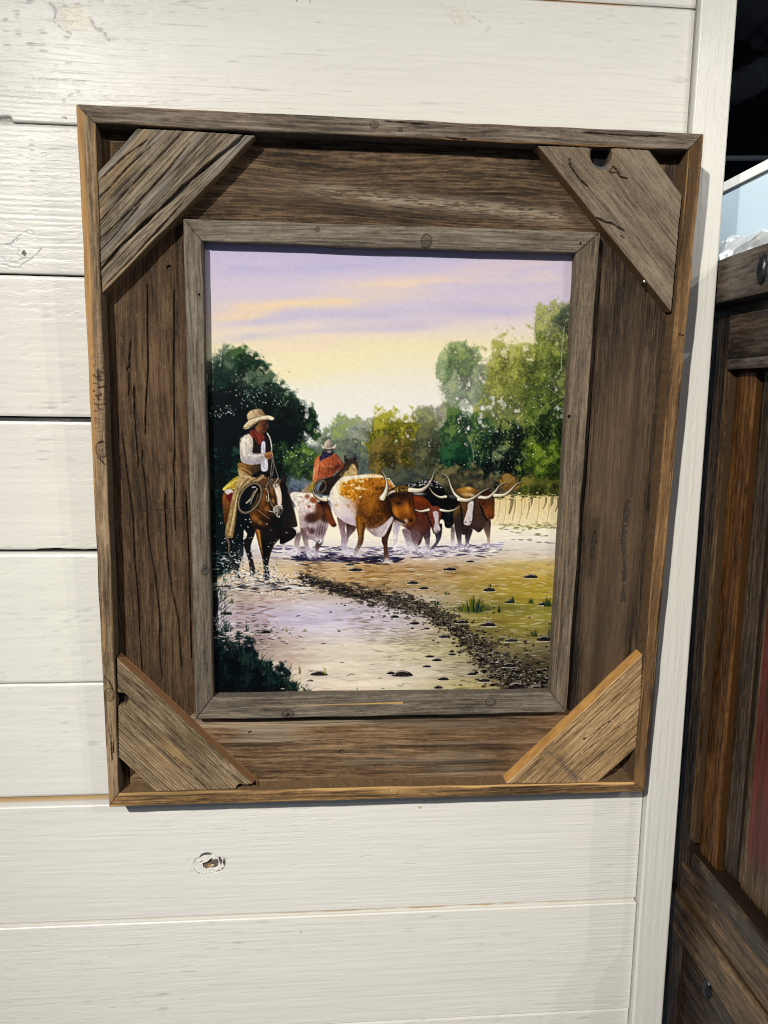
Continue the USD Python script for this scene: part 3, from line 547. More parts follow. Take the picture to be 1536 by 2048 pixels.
    for pts, c0, c1 in (([(250, 640), (335, 680), (305, 760), (352, 850), (322, 845), (270, 765)], (104, 76, 76), (150, 134, 150)), ([(350, 680), (404, 650), (402, 740), (400, 826), (372, 832), (366, 740)], (72, 54, 60), (170, 156, 172)), ([(440, 640), (498, 590), (494, 700), (446, 785), (410, 808), (404, 792), (452, 730)], (36, 34, 42), (96, 88, 104))):
        grad(z6(pts), c0, c1, (0, 1), .9)
    S(z6, [(372, 480), (392, 545), (418, 610), (436, 668)], 26, 12, (40, 22, 20), .8)
    mk = grad(z6([(380, 470), (420, 448), (480, 460), (490, 520), (480, 600), (486, 640), (452, 672), (428, 655), (420, 600), (395, 540)]), (120, 58, 40), (104, 56, 44), (0, 1), .8)
    poly(z6([(428, 500), (468, 498), (472, 590), (486, 636), (456, 668), (434, 640), (442, 570)]), (206, 198, 206), .9, .9)
    B(z6, 462, 655, 22, 12, (80, 66, 72), .6); B(z6, 412, 540, 8, 8, (20, 16, 18), .8); B(z6, 360, 510, 26, 12, (52, 26, 20), .8, .2); B(z6, 450, 470, 40, 16, (126, 70, 54), .7)
    horn(z6, [(392, 478), (330, 492), (290, 482), (262, 468)], 18, 5); horn(z6, [(488, 480), (550, 490), (610, 476), (646, 456)], 18, 5)
    # horns of the black steer
    horn(z6, [(530, 372), (480, 376), (430, 348), (396, 300)], 18, 6); horn(z6, [(640, 385), (600, 350), (570, 290), (545, 220), (496, 190)], 22, 5)
    horn(z6, [(636, 392), (700, 402), (760, 380), (820, 338), (882, 308)], 30, 6)
    # rider at the back and his horse
    mk = poly(z5([(225, 640), (250, 590), (312, 550), (340, 600), (335, 655)]), (150, 130, 104), .9)
    poly(z5([(285, 600), (315, 545), (345, 515), (385, 520), (362, 580), (338, 645), (300, 620)]), (150, 128, 62), .9)
    mk = grad(z5([(430, 655), (400, 600), (470, 490), (560, 460), (615, 400), (650, 340), (690, 300), (730, 285), (765, 295), (802, 370), (785, 420), (780, 470), (640, 480), (580, 560), (530, 650)]), (44, 36, 34), (66, 52, 44), (1, 0), .9)
    poly(z5([(655, 400), (690, 365), (750, 342), (784, 395), (776, 470), (630, 475), (620, 440)]), (186, 158, 110), 1.2, .95)
    poly(z5([(700, 330), (740, 330), (700, 400), (670, 420), (640, 470), (618, 470), (640, 390)]), (60, 48, 40), 1.4, .8)
    B(z5, 690, 395, 9, 12, (30, 24, 24), .9); S(z5, [(700, 420), (690, 460)], 6, 4, (110, 90, 64), .7); S(z5, [(610, 420), (632, 360), (668, 330)], 4, 3, (150, 150, 156), .6)
    for pts in ([(655, 305), (658, 252), (690, 290), (685, 318)], [(748, 292), (772, 243), (784, 285), (774, 312)]): poly(z5(pts), (36, 32, 34), .7)
    B(z5, 668, 285, 5, 16, (150, 146, 146), .7); B(z5, 768, 272, 4, 14, (140, 136, 136), .7)
    mk = grad(z5([(362, 295), (400, 258), (440, 250), (545, 238), (595, 262), (632, 320), (632, 372), (570, 398), (545, 460), (490, 482), (440, 492), (385, 515), (338, 520), (340, 440), (350, 360)]), (196, 108, 70), (136, 70, 46), (1, .25), .9)
    poly(z5([(600, 300), (642, 330), (644, 378), (596, 412), (552, 446), (530, 420), (580, 370)]), (132, 68, 46), 1.0)
    for x, y, rx, ry, c, a in ((372, 380, 16, 90, (206, 136, 100), 0.3), (352, 430, 8, 60, (220, 176, 140), 0), (400, 420, 9, 70, (84, 44, 34), .15), (440, 330, 24, 30, (196, 104, 66), .4), (520, 320, 50, 24, (176, 90, 56), .2), (560, 390, 40, 26, (84, 40, 32), -.4), (470, 440, 50, 24, (146, 66, 40), 0), (600, 300, 16, 36, (140, 74, 50), -.3), (500, 400, 12, 40, (110, 52, 36), .1), (590, 370, 36, 14, (64, 36, 32), -.6)):
        B(z5, x, y, rx, ry, c, .65, a, mk)
    for pts in ([(420, 330), (440, 370), (470, 375)], [(500, 370), (540, 365), (550, 390)], [(395, 330), (385, 420), (380, 500)], [(600, 300), (625, 350)], [(350, 400), (344, 470), (342, 510)]): S(z5, pts, 6, 3, (226, 160, 122), .7)
    for pts in ([(540, 300), (540, 360), (520, 430)], [(430, 380), (420, 450)], [(470, 390), (500, 420), (490, 470)]): S(z5, pts, 5, 3, (70, 34, 28), .7)
    poly(z5([(458, 180), (538, 178), (535, 210), (510, 235), (475, 225)]), (70, 50, 44), .9); poly(z5([(482, 205), (520, 205), (515, 228), (492, 232)]), (170, 160, 156), 1, .7)
    poly(z5([(438, 200), (470, 225), (520, 232), (548, 208), (545, 242), (490, 275), (440, 300), (412, 312), (404, 282), (428, 240)]), (42, 46, 70), .9); S(z5, [(430, 250), (450, 280), (420, 300)], 6, 4, (110, 120, 150), .6); S(z5, [(460, 240), (500, 255)], 5, 3, (90, 98, 130), .6)
    grad(z5([(452, 178), (458, 125), (488, 96), (520, 104), (538, 172), (500, 184)]), (196, 182, 166), (130, 116, 106), (1, .2), .8)
    poly(z5([(418, 142), (440, 160), (470, 178), (510, 180), (548, 162), (576, 138), (562, 178), (525, 192), (470, 192), (436, 182)]), (208, 198, 186), .8); S(z5, [(450, 186), (500, 192), (545, 182)], 5, 4, (50, 40, 38), .8); S(z5, [(456, 168), (500, 178), (536, 166)], 4, 4, (96, 84, 76), .8)
    for k in range(6):
        th = np.linspace(0, 2 * math.pi, 16); S(z5, [(415 + (48 + 4 * k) * math.cos(a) * (1 + .04 * math.sin(3 * a + k)), 575 + (52 + 4.5 * k) * math.sin(a) - (48 * math.cos(a)) * .3) for a in th], 5, 5, [(60, 48, 40), (120, 102, 84), (44, 36, 32), (150, 132, 110), (70, 58, 48), (40, 32, 30)][k], .9)
    # spotted cow behind
    for pts, c0, c1 in (([(150, 1150), (180, 1050), (225, 1050), (205, 1160), (208, 1275), (172, 1255)], (120, 100, 100), (206, 194, 200)), ([(28, 1150), (60, 1150), (56, 1240), (34, 1245)], (180, 170, 170), (226, 220, 220))):
        grad(z5(pts), c0, c1, (0, 1), .9)
    mk = grad(z5([(105, 655), (150, 628), (250, 638), (345, 650), (420, 690), (480, 740), (520, 850), (505, 950), (455, 1100), (440, 1165), (385, 1155), (330, 1120), (270, 1110), (225, 1060), (205, 960), (190, 850), (150, 750), (115, 690)]), (232, 220, 212), (150, 128, 136), (.1, 1), 1)
    for x, y, rx, ry, c, a in ((280, 675, 26, 24, (140, 74, 40), 0), (345, 715, 46, 34, (136, 68, 34), .4), (220, 680, 26, 8, (190, 150, 130), .2), (235, 725, 10, 7, (170, 120, 96), 0), (300, 780, 24, 16, (150, 84, 60), .3), (330, 895, 84, 60, (58, 28, 20), -.1), (420, 830, 70, 90, (88, 44, 26), .3), (470, 900, 50, 60, (64, 34, 26), .2), (400, 770, 40, 36, (110, 54, 28), .3), (330, 1030, 40, 34, (86, 60, 62), .3), (290, 1000, 20, 20, (110, 84, 86), 0), (250, 1030, 30, 40, (130, 104, 106), 0), (420, 1020, 50, 70, (104, 80, 88), .3), (180, 780, 10, 60, (250, 242, 226), -.3), (200, 660, 60, 12, (252, 246, 230), 0), (320, 810, 20, 26, (226, 206, 206), .4)):
        B(z5, x, y, rx, ry, c, .85, a, mk, 5)
    for x in (360, 390, 415, 440): S(z5, [(x + 30, 930), (x + 10, 1000), (x, 1090)], 7, 4, (190, 172, 186), .5); S(z5, [(x + 40, 930), (x + 20, 1000), (x + 10, 1090)], 6, 3, (70, 48, 52), .5)
    for pts, c0, c1 in (([(212, 1000), (280, 1070), (300, 1190), (326, 1300), (288, 1295), (258, 1190)], (110, 86, 88), (200, 190, 200)), ([(372, 1130), (440, 1140), (400, 1220), (388, 1295), (348, 1290), (366, 1210)], (72, 48, 48), (150, 130, 140))):
        grad(z5(pts), c0, c1, (0, 1), .9)
    S(z5, [(120, 990), (160, 1000), (190, 1030), (200, 1050)], 14, 5, (206, 196, 206), .9); S(z5, [(205, 960), (200, 1010), (185, 1050)], 10, 4, (214, 206, 210), .8)
    mk = grad(z5([(400, 735), (470, 722), (515, 780), (545, 880), (582, 968), (540, 988), (490, 930), (455, 850), (430, 790)]), (60, 30, 22), (126, 68, 42), (.4, 1), .8)
    B(z5, 490, 840, 26, 60, (140, 78, 44), .7, -.4, mk); B(z5, 556, 970, 22, 14, (44, 28, 26), .8, 0, mk); B(z5, 420, 745, 40, 14, (20, 14, 16), .9, .2)
    S(z5, [(455, 690), (500, 700), (530, 690)], 40, 30, (236, 230, 226), .9); B(z5, 470, 730, 46, 18, (40, 26, 26), .7, .1)
    horn(z5, [(470, 705), (410, 700), (360, 665), (332, 600)], 36, 8)
    # the big steer in front
    for pts, c0, c1 in (([(690, 930), (785, 950), (772, 1020), (712, 1090), (690, 1160), (650, 1170), (680, 1080)], (70, 46, 40), (160, 138, 150)), ([(632, 1090), (664, 1150), (650, 1260), (632, 1240)], (150, 134, 150), (196, 186, 206)),
                        ([(590, 880), (685, 930), (668, 1010), (690, 1090), (682, 1160), (712, 1245), (722, 1295), (660, 1276), (655, 1190), (628, 1080), (604, 980)], (120, 92, 92), (196, 182, 200)), ([(1055, 1040), (1155, 890), (1145, 1000), (1110, 1100), (1102, 1200), (1118, 1335), (1070, 1325), (1064, 1200), (1042, 1130)], (60, 34, 20), (92, 62, 54))):
        mk = grad(z5(pts), c0, c1, (0, 1), .9)
    mk = grad(z5([(512, 650), (555, 565), (640, 478), (760, 462), (930, 446), (1010, 452), (1085, 490), (1180, 580), (1250, 640), (1250, 800), (1160, 885), (1120, 980), (1065, 1078), (990, 1086), (930, 1040), (880, 1000), (780, 980), (680, 945), (600, 890), (560, 850), (530, 780)]), (238, 228, 208), (196, 180, 190), (0, 1), 1.0)
    for x, y, rx, ry, c, a, al in ((900, 700, 190, 200, (150, 88, 26), .2, .85), (1020, 560, 130, 90, (176, 112, 28), .3, .85), (1060, 800, 140, 130, (104, 58, 20), .2, .85), (960, 900, 110, 80, (92, 50, 20), .3, .8), (820, 900, 46, 90, (110, 64, 22), 0, .7),
                                  (700, 600, 110, 60, (186, 124, 30), .3, .85), (760, 540, 130, 36, (190, 130, 40), .1, .8), (900, 520, 120, 34, (186, 122, 36), 0, .75), (690, 655, 46, 40, (180, 116, 26), .3, .8), (820, 640, 60, 40, (180, 116, 30), 0, .8), (760, 712, 16, 24, (176, 112, 30), 0, .9), (580, 766, 20, 16, (170, 120, 50), .4, .85), (700, 776, 18, 22, (160, 104, 44), 0, .9), (738, 826, 10, 8, (140, 110, 110), .3, .8), (570, 700, 12, 10, (220, 196, 150), 0, .8)):
        B(z5, x, y, rx, ry, c, al, a, mk, 3)
    pm = poly(z5([(596, 600), (650, 536), (720, 506), (800, 498), (920, 516), (920, 650), (866, 706), (810, 684), (764, 716), (700, 690), (640, 672), (606, 650)]), (186, 122, 32), 2.2, .92, .12)
    for _ in range(34): B(z5, rng.uniform(610, 900), rng.uniform(505, 690), rng.uniform(5, 15), rng.uniform(4, 9), [(240, 226, 192), (222, 172, 92), (150, 92, 22)][rng.integers(3)], .7, rng.normal(0, .5), pm, 4)
    grad(z5([(905, 470), (1010, 455), (1085, 492), (1180, 582), (1250, 640), (1250, 800), (1160, 885), (1075, 960), (930, 1010), (850, 970), (790, 900), (782, 790), (826, 650), (868, 560)]), (172, 106, 34), (86, 48, 22), (.2, 1), 5, .88, .12)
    for _ in range(20): B(z5, rng.uniform(640, 900), 470 + abs(rng.normal(0, 1)) * 50, rng.uniform(6, 20), rng.uniform(5, 12), (244, 232, 200), .8, rng.normal(0, .5), mk, 3)
    for x, y, rx, ry in ((800, 590, 40, 15), (730, 560, 20, 9), (860, 600, 26, 11), (820, 680, 14, 11), (900, 470, 110, 14), (1010, 470, 60, 14), (680, 490, 50, 14)): B(z5, x, y, rx, ry, (246, 236, 208), .85, 0, mk, 3)
    B(z5, 660, 850, 110, 90, (222, 208, 212), .8, .2, mk, 3); B(z5, 720, 920, 90, 30, (186, 168, 186), .7, .2, mk, 3); B(z5, 580, 640, 40, 110, (248, 238, 214), .7, .3, mk, 3); B(z5, 600, 800, 40, 70, (240, 226, 208), .6, 0, mk, 3)
    for _ in range(60):
        x, y = rng.uniform(860, 1160), rng.uniform(560, 960); l = rng.uniform(30, 90); a = rng.normal(2.2, .35)
        S(z5, [(x, y), (x + math.cos(a) * l * .5, y + math.sin(a) * l * .5 + rng.normal(0, 5)), (x + math.cos(a) * l, y + math.sin(a) * l)], rng.uniform(4, 14), 3, [(56, 30, 16), (76, 42, 18), (176, 108, 36), (196, 132, 50), (40, 22, 14)][rng.integers(5)], .42)
    S(z5, [(1000, 600), (1060, 590), (1050, 660)], 40, 20, (60, 32, 16), .5); S(z5, [(1080, 780), (1110, 740), (1140, 700)], 40, 20, (50, 26, 16), .6)
    poly(z5([(1050, 600), (1100, 640), (1130, 760), (1190, 885), (1130, 930), (1060, 830), (1030, 700)]), (62, 34, 16), 5, .7)
    B(z5, 930, 760, 60, 120, (190, 120, 42), .55, .25); B(z5, 900, 600, 60, 40, (206, 140, 52), .5)
    mk2 = grad(z5([(890, 1000), (960, 1020), (1060, 960), (1160, 870), (1150, 930), (1100, 1010), (1062, 1080), (985, 1088), (930, 1050)]), (150, 130, 132), (206, 190, 196), (1, .4), .9)
    for k in range(6): S(z5, [(900 + 30 * k, 1010 + 6 * k), (960 + 25 * k, 1050 - 4 * k), (1030 + 18 * k, 1050 - 30 * k)], 8, 4, [(110, 88, 90), (232, 222, 226)][k % 2], .5)
    grad(z5([(785, 870), (885, 920), (866, 1040), (852, 1150), (806, 1230), (802, 1292), (748, 1285), (758, 1230), (792, 1160), (800, 1080), (782, 980)]), (136, 84, 28), (110, 92, 92), (0, 1), .9)
    S(z5, [(860, 950), (850, 1060), (835, 1150)], 26, 14, (60, 36, 22), .6); S(z5, [(812, 900), (815, 1000), (820, 1080)], 22, 14, (176, 116, 40), .6)
    S(z5, [(1110, 720), (1130, 800), (1180, 890), (1270, 940)], 60, 30, (44, 24, 16), .75); S(z5, [(1350, 640), (1372, 800), (1392, 900)], 20, 12, (24, 16, 14), .6)
    mk = grad(z5([(1085, 660), (1120, 610), (1180, 575), (1260, 565), (1335, 600), (1352, 690), (1366, 800), (1388, 890), (1372, 945), (1310, 962), (1262, 915), (1190, 885), (1150, 830), (1140, 740), (1110, 700)]), (70, 40, 22), (126, 72, 28), (.2, 1), .9)
    for x, y, rx, ry, c, a in ((1250, 660, 80, 50, (44, 26, 22), .1), (1185, 830, 34, 74, (214, 136, 52), -.3), (1240, 810, 50, 50, (176, 100, 34), 0), (1300, 800, 34, 74, (206, 124, 46), -.2), (1330, 720, 20, 60, (60, 34, 24), -.1), (1215, 745, 26, 14, (24, 16, 18), .2), (1200, 700, 30, 10, (96, 56, 30), .3), (1340, 920, 26, 22, (26, 20, 24), 0), (1290, 925, 20, 26, (206, 186, 176), -.4), (1280, 880, 40, 20, (120, 66, 26), 0)):
        B(z5, x, y, rx, ry, c, .8, a, mk)
    S(z5, [(1110, 660), (1140, 630), (1175, 620)], 30, 16, (236, 226, 206), .8); B(z5, 1130, 670, 42, 28, (22, 16, 18), .9, -.3); S(z5, [(1180, 600), (1240, 575), (1320, 590)], 30, 26, (110, 84, 40), .9)
    for _ in range(26): x = rng.uniform(1170, 1325); S(z5, [(x, 595 + rng.normal(0, 8)), (x + rng.normal(0, 8), 625 + rng.normal(0, 8))], 6, 3, [(156, 128, 66), (86, 60, 30), (190, 164, 96)][rng.integers(3)], .7)
    S(z5, [(1090, 490), (1120, 500), (1170, 575)], 10, 8, (236, 222, 190), .9)
    horn(z5, [(1045, 690), (1075, 640), (1092, 570), (1078, 490), (1043, 426)], 52, 8); horn(z6, [(240, 318), (320, 322), (376, 292), (416, 235), (444, 152)], 34, 6)
    B(z6, 262, 316, 24, 14, (226, 214, 190), .8)
    # spray at the feet
    for x, y, s, n in ((700, 1108, 16, 70), (715, 1112, 10, 40), (775, 1124, 10, 40), (630, 1112, 14, 60), (590, 1104, 12, 40), (825, 1100, 16, 90), (850, 1104, 14, 90), (800, 1096, 10, 30), (925, 1098, 16, 60), (976, 1094, 8, 30), (905, 1090, 8, 20), (636, 1085, 12, 30)):
        blob(x, y - 6, s * 1.1, s * .7, (236, 232, 240), .4)
        dabs(rng.normal(x, s * .7, n), y - np.abs(rng.normal(0, s * .35, n)), .7, 2.0, [(250, 248, 248), (226, 220, 236), (206, 200, 224)], .5, .95, .6)

    # ================= the rider in front
    grad(z4([(345, 1340), (372, 1300), (395, 1360), (350, 1430)]), (236, 230, 206), (220, 214, 200), (0, 1), 1.0)
    mk = poly(z4([(180, 1250), (280, 1080), (420, 1130), (560, 1100), (720, 1100), (790, 1250), (780, 1330), (720, 1400), (660, 1470), (560, 1420), (480, 1330), (400, 1310), (360, 1300), (340, 1420), (230, 1440), (190, 1360)]), (14, 24, 28), 1.0)
    for pts, c0, c1 in (([(205, 1400), (335, 1390), (352, 1560), (325, 1650), (306, 1745), (322, 1825), (268, 1785), (250, 1610), (222, 1500)], (20, 28, 30), (52, 50, 52)), ([(300, 1400), (350, 1420), (340, 1560), (318, 1620), (290, 1560)], (16, 26, 30), (60, 66, 72)), ([(350, 1290), (480, 1270), (462, 1380), (425, 1500), (452, 1640), (478, 1765), (428, 1785), (400, 1630), (362, 1510), (350, 1440), (388, 1370)], (18, 24, 26), (50, 46, 46)), ([(470, 1280), (560, 1240), (730, 1370), (665, 1480), (622, 1590), (606, 1700), (622, 1830), (556, 1815), (556, 1690), (528, 1560), (500, 1450)], (34, 28, 26), (22, 24, 28))):
        mk = grad(z4(pts), c0, c1, (0, 1), .9)
    poly(z4([(478, 1290), (520, 1330), (530, 1420), (545, 1560), (540, 1590), (510, 1470), (480, 1380)]), (150, 96, 44), 1.6, .85); S(z4, [(500, 1330), (515, 1400), (530, 1500)], 22, 8, (196, 142, 76), .6)
    S(z4, [(560, 1440), (575, 1600), (580, 1700)], 40, 20, (12, 18, 22), .8); S(z4, [(690, 1420), (640, 1520), (612, 1620)], 18, 8, (96, 64, 46), .6); S(z4, [(185, 1410), (205, 1480), (200, 1550)], 26, 10, (150, 116, 96), .7)
    S(z4, [(432, 1540), (450, 1640), (466, 1740)], 10, 6, (120, 104, 92), .5); S(z4, [(590, 1600), (584, 1720), (596, 1800)], 8, 5, (110, 90, 76), .5)
    grad(z4([(135, 990), (165, 940), (215, 1010), (228, 1090), (195, 1230), (165, 1290), (145, 1160)]), (140, 88, 46), (76, 44, 26), (.3, 1), .9)
    mk = grad(z4([(415, 1140), (520, 1110), (600, 1190), (650, 1250), (600, 1300), (530, 1320), (450, 1300), (425, 1220)]), (92, 54, 26), (34, 24, 20), (.5, 1), 1.2)
    for x, y, rx, ry, c in ((480, 1210, 34, 40, (176, 116, 56)), (520, 1250, 26, 24, (196, 140, 80)), (450, 1190, 24, 40, (160, 104, 50)), (560, 1270, 40, 26, (110, 66, 34)), (580, 1090, 40, 50, (170, 112, 54))): B(z4, x, y, rx, ry, c, .7, .3)
    # coat skirt and stirrup on the far side
    grad(z4([(730, 840), (790, 890), (850, 1060), (898, 1260), (880, 1296), (800, 1296), (730, 1260), (700, 1000)]), (20, 24, 28), (46, 38, 36), (1, .3), .9); S(z4, [(790, 900), (846, 1060), (890, 1250)], 16, 12, (92, 78, 66), .7)
    poly(z4([(718, 1310), (830, 1296), (886, 1335), (882, 1385), (830, 1432), (730, 1472), (718, 1400)]), (26, 22, 24), .9); B(z4, 800, 1350, 50, 20, (64, 48, 44), .6); B(z4, 788, 1352, 8, 5, (220, 216, 210), .8)
    # neck, head
    mk = grad(z4([(540, 900), (600, 860), (700, 900), (740, 1100), (720, 1240), (640, 1240), (540, 1160), (500, 1050)]), (104, 64, 30), (24, 20, 22), (1, .3), 1.1)
    for x, y, rx, ry, c in ((556, 1000, 24, 80, (140, 92, 44)), (586, 1110, 26, 34, (170, 116, 56)), (620, 1180, 30, 24, (70, 46, 30)), (650, 1210, 60, 22, (16, 18, 22)), (530, 1090, 24, 60, (110, 72, 36))): B(z4, x, y, rx, ry, c, .75, .2, mk)
    mk = grad(z4([(560, 880), (605, 830), (665, 795), (735, 808), (775, 850), (785, 920), (755, 1000), (742, 1080), (752, 1130), (722, 1198), (690, 1185), (655, 1130), (620, 1050), (588, 980), (562, 925)]), (112, 70, 34), (34, 26, 24), (1, .35), .9)
    poly(z4([(735, 830), (780, 860), (800, 920), (762, 1000), (745, 1060), (735, 960), (725, 890)]), (26, 24, 26), 1.2, .9)
    for x, y, rx, ry, c, a in ((640, 930, 14, 40, (150, 100, 50), -.2), (652, 1030, 15, 30, (186, 132, 70), -.2), (625, 985, 16, 18, (40, 28, 24), 0), (610, 900, 30, 20, (96, 62, 36), 0), (690, 1080, 30, 20, (110, 78, 56), 0)): B(z4, x, y, rx, ry, c, .75, a, mk)
    poly(z4([(652, 862), (700, 852), (728, 920), (738, 990), (732, 1068), (700, 1066), (690, 1000), (672, 930)]), (232, 214, 200), 1.1, .95)
    grad(z4([(668, 1100), (700, 1075), (742, 1078), (754, 1130), (724, 1194), (690, 1180)]), (150, 136, 132), (52, 46, 50), (.5, 1), .9); B(z4, 730, 1128, 12, 14, (24, 20, 24), .9); S(z4, [(735, 1090), (744, 1110)], 10, 6, (220, 212, 206), .8)
    for pts in ([(555, 758), (585, 772), (622, 820), (596, 856), (562, 822)], [(762, 738), (786, 800), (772, 862), (734, 832), (740, 780)]): poly(z4(pts), (30, 28, 30), .8)
    S(z4, [(556, 765), (566, 810), (590, 845)], 9, 5, (220, 214, 206), .85); S(z4, [(530, 745), (575, 750)], 6, 4, (200, 200, 200), .6); B(z4, 755, 800, 8, 30, (70, 62, 60), .7)
    for _ in range(44): x = rng.uniform(590, 735); S(z4, [(x, 800 + rng.normal(0, 8)), (x - 30 + rng.normal(0, 16), 850 + rng.normal(0, 14)), (x - 50 + rng.normal(0, 20), 900 + rng.normal(0, 14))], 6, 2, [(30, 28, 28), (96, 84, 72), (170, 160, 146), (60, 52, 46)][rng.integers(4)], .7)
    for pts, w in (([(600, 930), (612, 1000), (650, 1090), (690, 1160)], 5), ([(655, 1130), (662, 1100), (700, 1074), (742, 1076)], 9), ([(610, 1130), (650, 1140), (690, 1130)], 7), ([(670, 1110), (664, 1150), (690, 1170), (700, 1140), (690, 1110)], 6), ([(690, 1180), (710, 1196), (716, 1180)], 9), ([(576, 900), (600, 940), (604, 1020), (590, 1030), (584, 980)], 6)): S(z4, pts, w, w * .8, (226, 218, 196), .9); S(z4, [(x + 3, y + 5) for x, y in pts], 3, 2, (30, 24, 24), .6)
    S(z4, [(490, 1120), (550, 1170), (620, 1215)], 12, 8, (70, 46, 34), .9); S(z4, [(490, 1116), (550, 1164), (618, 1210)], 4, 3, (206, 170, 120), .8)
    # saddle, slicker roll, chaps
    poly(z4([(460, 830), (520, 780), (580, 770), (600, 830), (560, 870), (500, 870)]), (96, 66, 46), 1.2); S(z4, [(480, 830), (540, 790), (580, 800)], 16, 8, (170, 136, 104), .7)
    mk = grad(z4([(138, 908), (180, 858), (250, 798), (302, 776), (295, 860), (262, 915), (205, 905), (160, 928)]), (196, 178, 72), (168, 140, 50), (1, .2), .9); S(z4, [(150, 905), (210, 860), (290, 810)], 14, 8, (232, 222, 150), .7); S(z4, [(160, 925), (220, 890), (280, 880)], 8, 5, (120, 96, 40), .7)
    poly(z4([(158, 930), (212, 905), (250, 940), (235, 985), (200, 980)]), (206, 196, 196), .9); poly(z4([(172, 990), (200, 958), (246, 945), (232, 1040), (200, 1036)]), (116, 36, 36), .9); S(z4, [(165, 950), (215, 1010)], 10, 6, (40, 30, 34), .8)
    mk = grad(z4([(298, 690), (430, 770), (520, 738), (566, 760), (500, 830), (410, 860), (340, 920), (296, 1010), (284, 1110), (268, 1260), (245, 1392), (205, 1402), (163, 1372), (188, 1220), (214, 1100), (242, 960), (282, 830), (300, 760)]), (170, 146, 104), (150, 124, 84), (-.2, 1), .9)
    for pts, w, c in (([(330, 850), (280, 1000), (250, 1180), (215, 1370)], 22, (214, 192, 146)), ([(300, 900), (255, 1060), (225, 1240), (190, 1370)], 14, (120, 96, 64)), ([(400, 800), (330, 880), (300, 960)], 22, (96, 76, 52)), ([(320, 770), (360, 780), (410, 790)], 16, (206, 184, 140)), ([(420, 830), (480, 800), (540, 770)], 14, (76, 58, 42)), ([(290, 1010), (280, 1120), (262, 1260), (244, 1380)], 12, (70, 56, 42)), ([(340, 740), (310, 800), (290, 870)], 18, (190, 166, 122)), ([(170, 1370), (205, 1396), (240, 1388)], 8, (76, 56, 40))): S(z4, pts, w, w * .7, c, .6)
    # body
    mk = grad(z4([(302, 640), (440, 655), (532, 630), (540, 720), (500, 745), (430, 772), (340, 725), (298, 690)]), (150, 110, 60), (60, 46, 38), (1, .25), .9); S(z4, [(310, 690), (380, 715), (440, 760)], 10, 8, (196, 156, 96), .6); S(z4, [(430, 680), (440, 720), (436, 765)], 12, 8, (60, 44, 34), .6)
    poly(z4([(430, 770), (520, 720), (600, 700), (640, 720), (600, 780), (540, 760), (480, 790)]), (24, 24, 28), 1.0)
    poly(z4([(402, 342), (450, 390), (500, 450), (550, 400), (592, 335), (620, 400), (632, 520), (640, 620), (630, 735), (590, 735), (530, 600), (440, 560), (446, 450), (425, 390)]), (42, 32, 32), .9); S(z4, [(590, 350), (600, 440), (610, 540)], 20, 16, (30, 26, 28), .7)
    poly(z4([(532, 440), (566, 426), (572, 540), (594, 610), (592, 712), (532, 716), (528, 580)]), (206, 204, 216), .9); S(z4, [(545, 620), (560, 700)], 12, 8, (150, 150, 170), .6); S(z4, [(552, 450), (556, 520)], 8, 6, (150, 150, 170), .5)
    mk = grad(z4([(312, 425), (328, 382), (400, 345), (432, 372), (446, 450), (440, 535), (500, 545), (562, 540), (572, 600), (532, 642), (440, 658), (350, 642), (318, 595)]), (220, 210, 194), (166, 158, 162), (.5, 1), .9)
    for pts, w, c, a in (([(350, 400), (345, 480), (360, 560)], 36, (244, 238, 226), .6), ([(420, 400), (432, 470), (420, 530)], 16, (150, 142, 146), .5), ([(350, 620), (440, 640), (530, 625)], 16, (150, 146, 160), .6), ([(400, 560), (470, 570), (550, 560)], 18, (240, 236, 232), .6), ([(370, 590), (430, 600), (500, 610)], 7, (170, 164, 172), .6), ([(330, 480), (326, 560), (345, 620)], 8, (160, 150, 140), .5), ([(400, 500), (380, 560), (400, 600)], 6, (176, 168, 170), .6), ([(530, 560), (545, 600)], 5, (140, 136, 150), .7)): S(z4, pts, w, w * .7, c, a)
    S(z4, [(590, 340), (618, 392), (634, 480), (632, 545)], 11, 8, (216, 212, 206), .9); S(z4, [(318, 430), (322, 400), (350, 372)], 8, 6, (60, 50, 46), .7)
    poly(z4([(560, 562), (578, 536), (622, 524), (648, 540), (642, 582), (604, 604), (572, 590)]), (140, 92, 62), .9); S(z4, [(575, 555), (610, 540), (640, 548)], 14, 8, (190, 140, 100), .7); S(z4, [(590, 575), (625, 570)], 5, 4, (90, 56, 40), .7)
    for pts in ([(646, 545), (636, 640), (624, 790)], [(646, 560), (664, 660), (704, 790)], [(640, 580), (652, 690), (640, 770)]): S(z4, pts, 5, 5, (150, 140, 132), .9); S(z4, [(x + 4, y) for x, y in pts], 3, 3, (30, 26, 28), .8)
    mk = poly(z4([(404, 340), (438, 300), (482, 322), (545, 352), (562, 385), (540, 420), (516, 455), (490, 440), (452, 392)]), (122, 52, 42), .9); S(z4, [(440, 325), (470, 370), (500, 430)], 12, 8, (70, 30, 28), .6); S(z4, [(470, 340), (510, 380), (520, 430)], 10, 6, (166, 84, 66), .6); S(z4, [(430, 330), (455, 372)], 8, 5, (156, 78, 60), .6)
    mk = grad(z4([(455, 255), (470, 210), (585, 200), (600, 248), (594, 290), (574, 325), (528, 350), (484, 322), (460, 292)]), (140, 90, 62), (74, 46, 38), (1, .1), .9); B(z4, 500, 290, 30, 30, (166, 108, 76), .6, 0, mk); B(z4, 560, 262, 22, 10, (50, 32, 30), .7, .1, mk); B(z4, 572, 300, 16, 6, (64, 36, 32), .7, 0, mk); B(z4, 548, 322, 26, 10, (110, 70, 54), .5, 0, mk); S(z4, [(588, 250), (600, 275), (590, 285)], 6, 4, (150, 96, 70), .7)
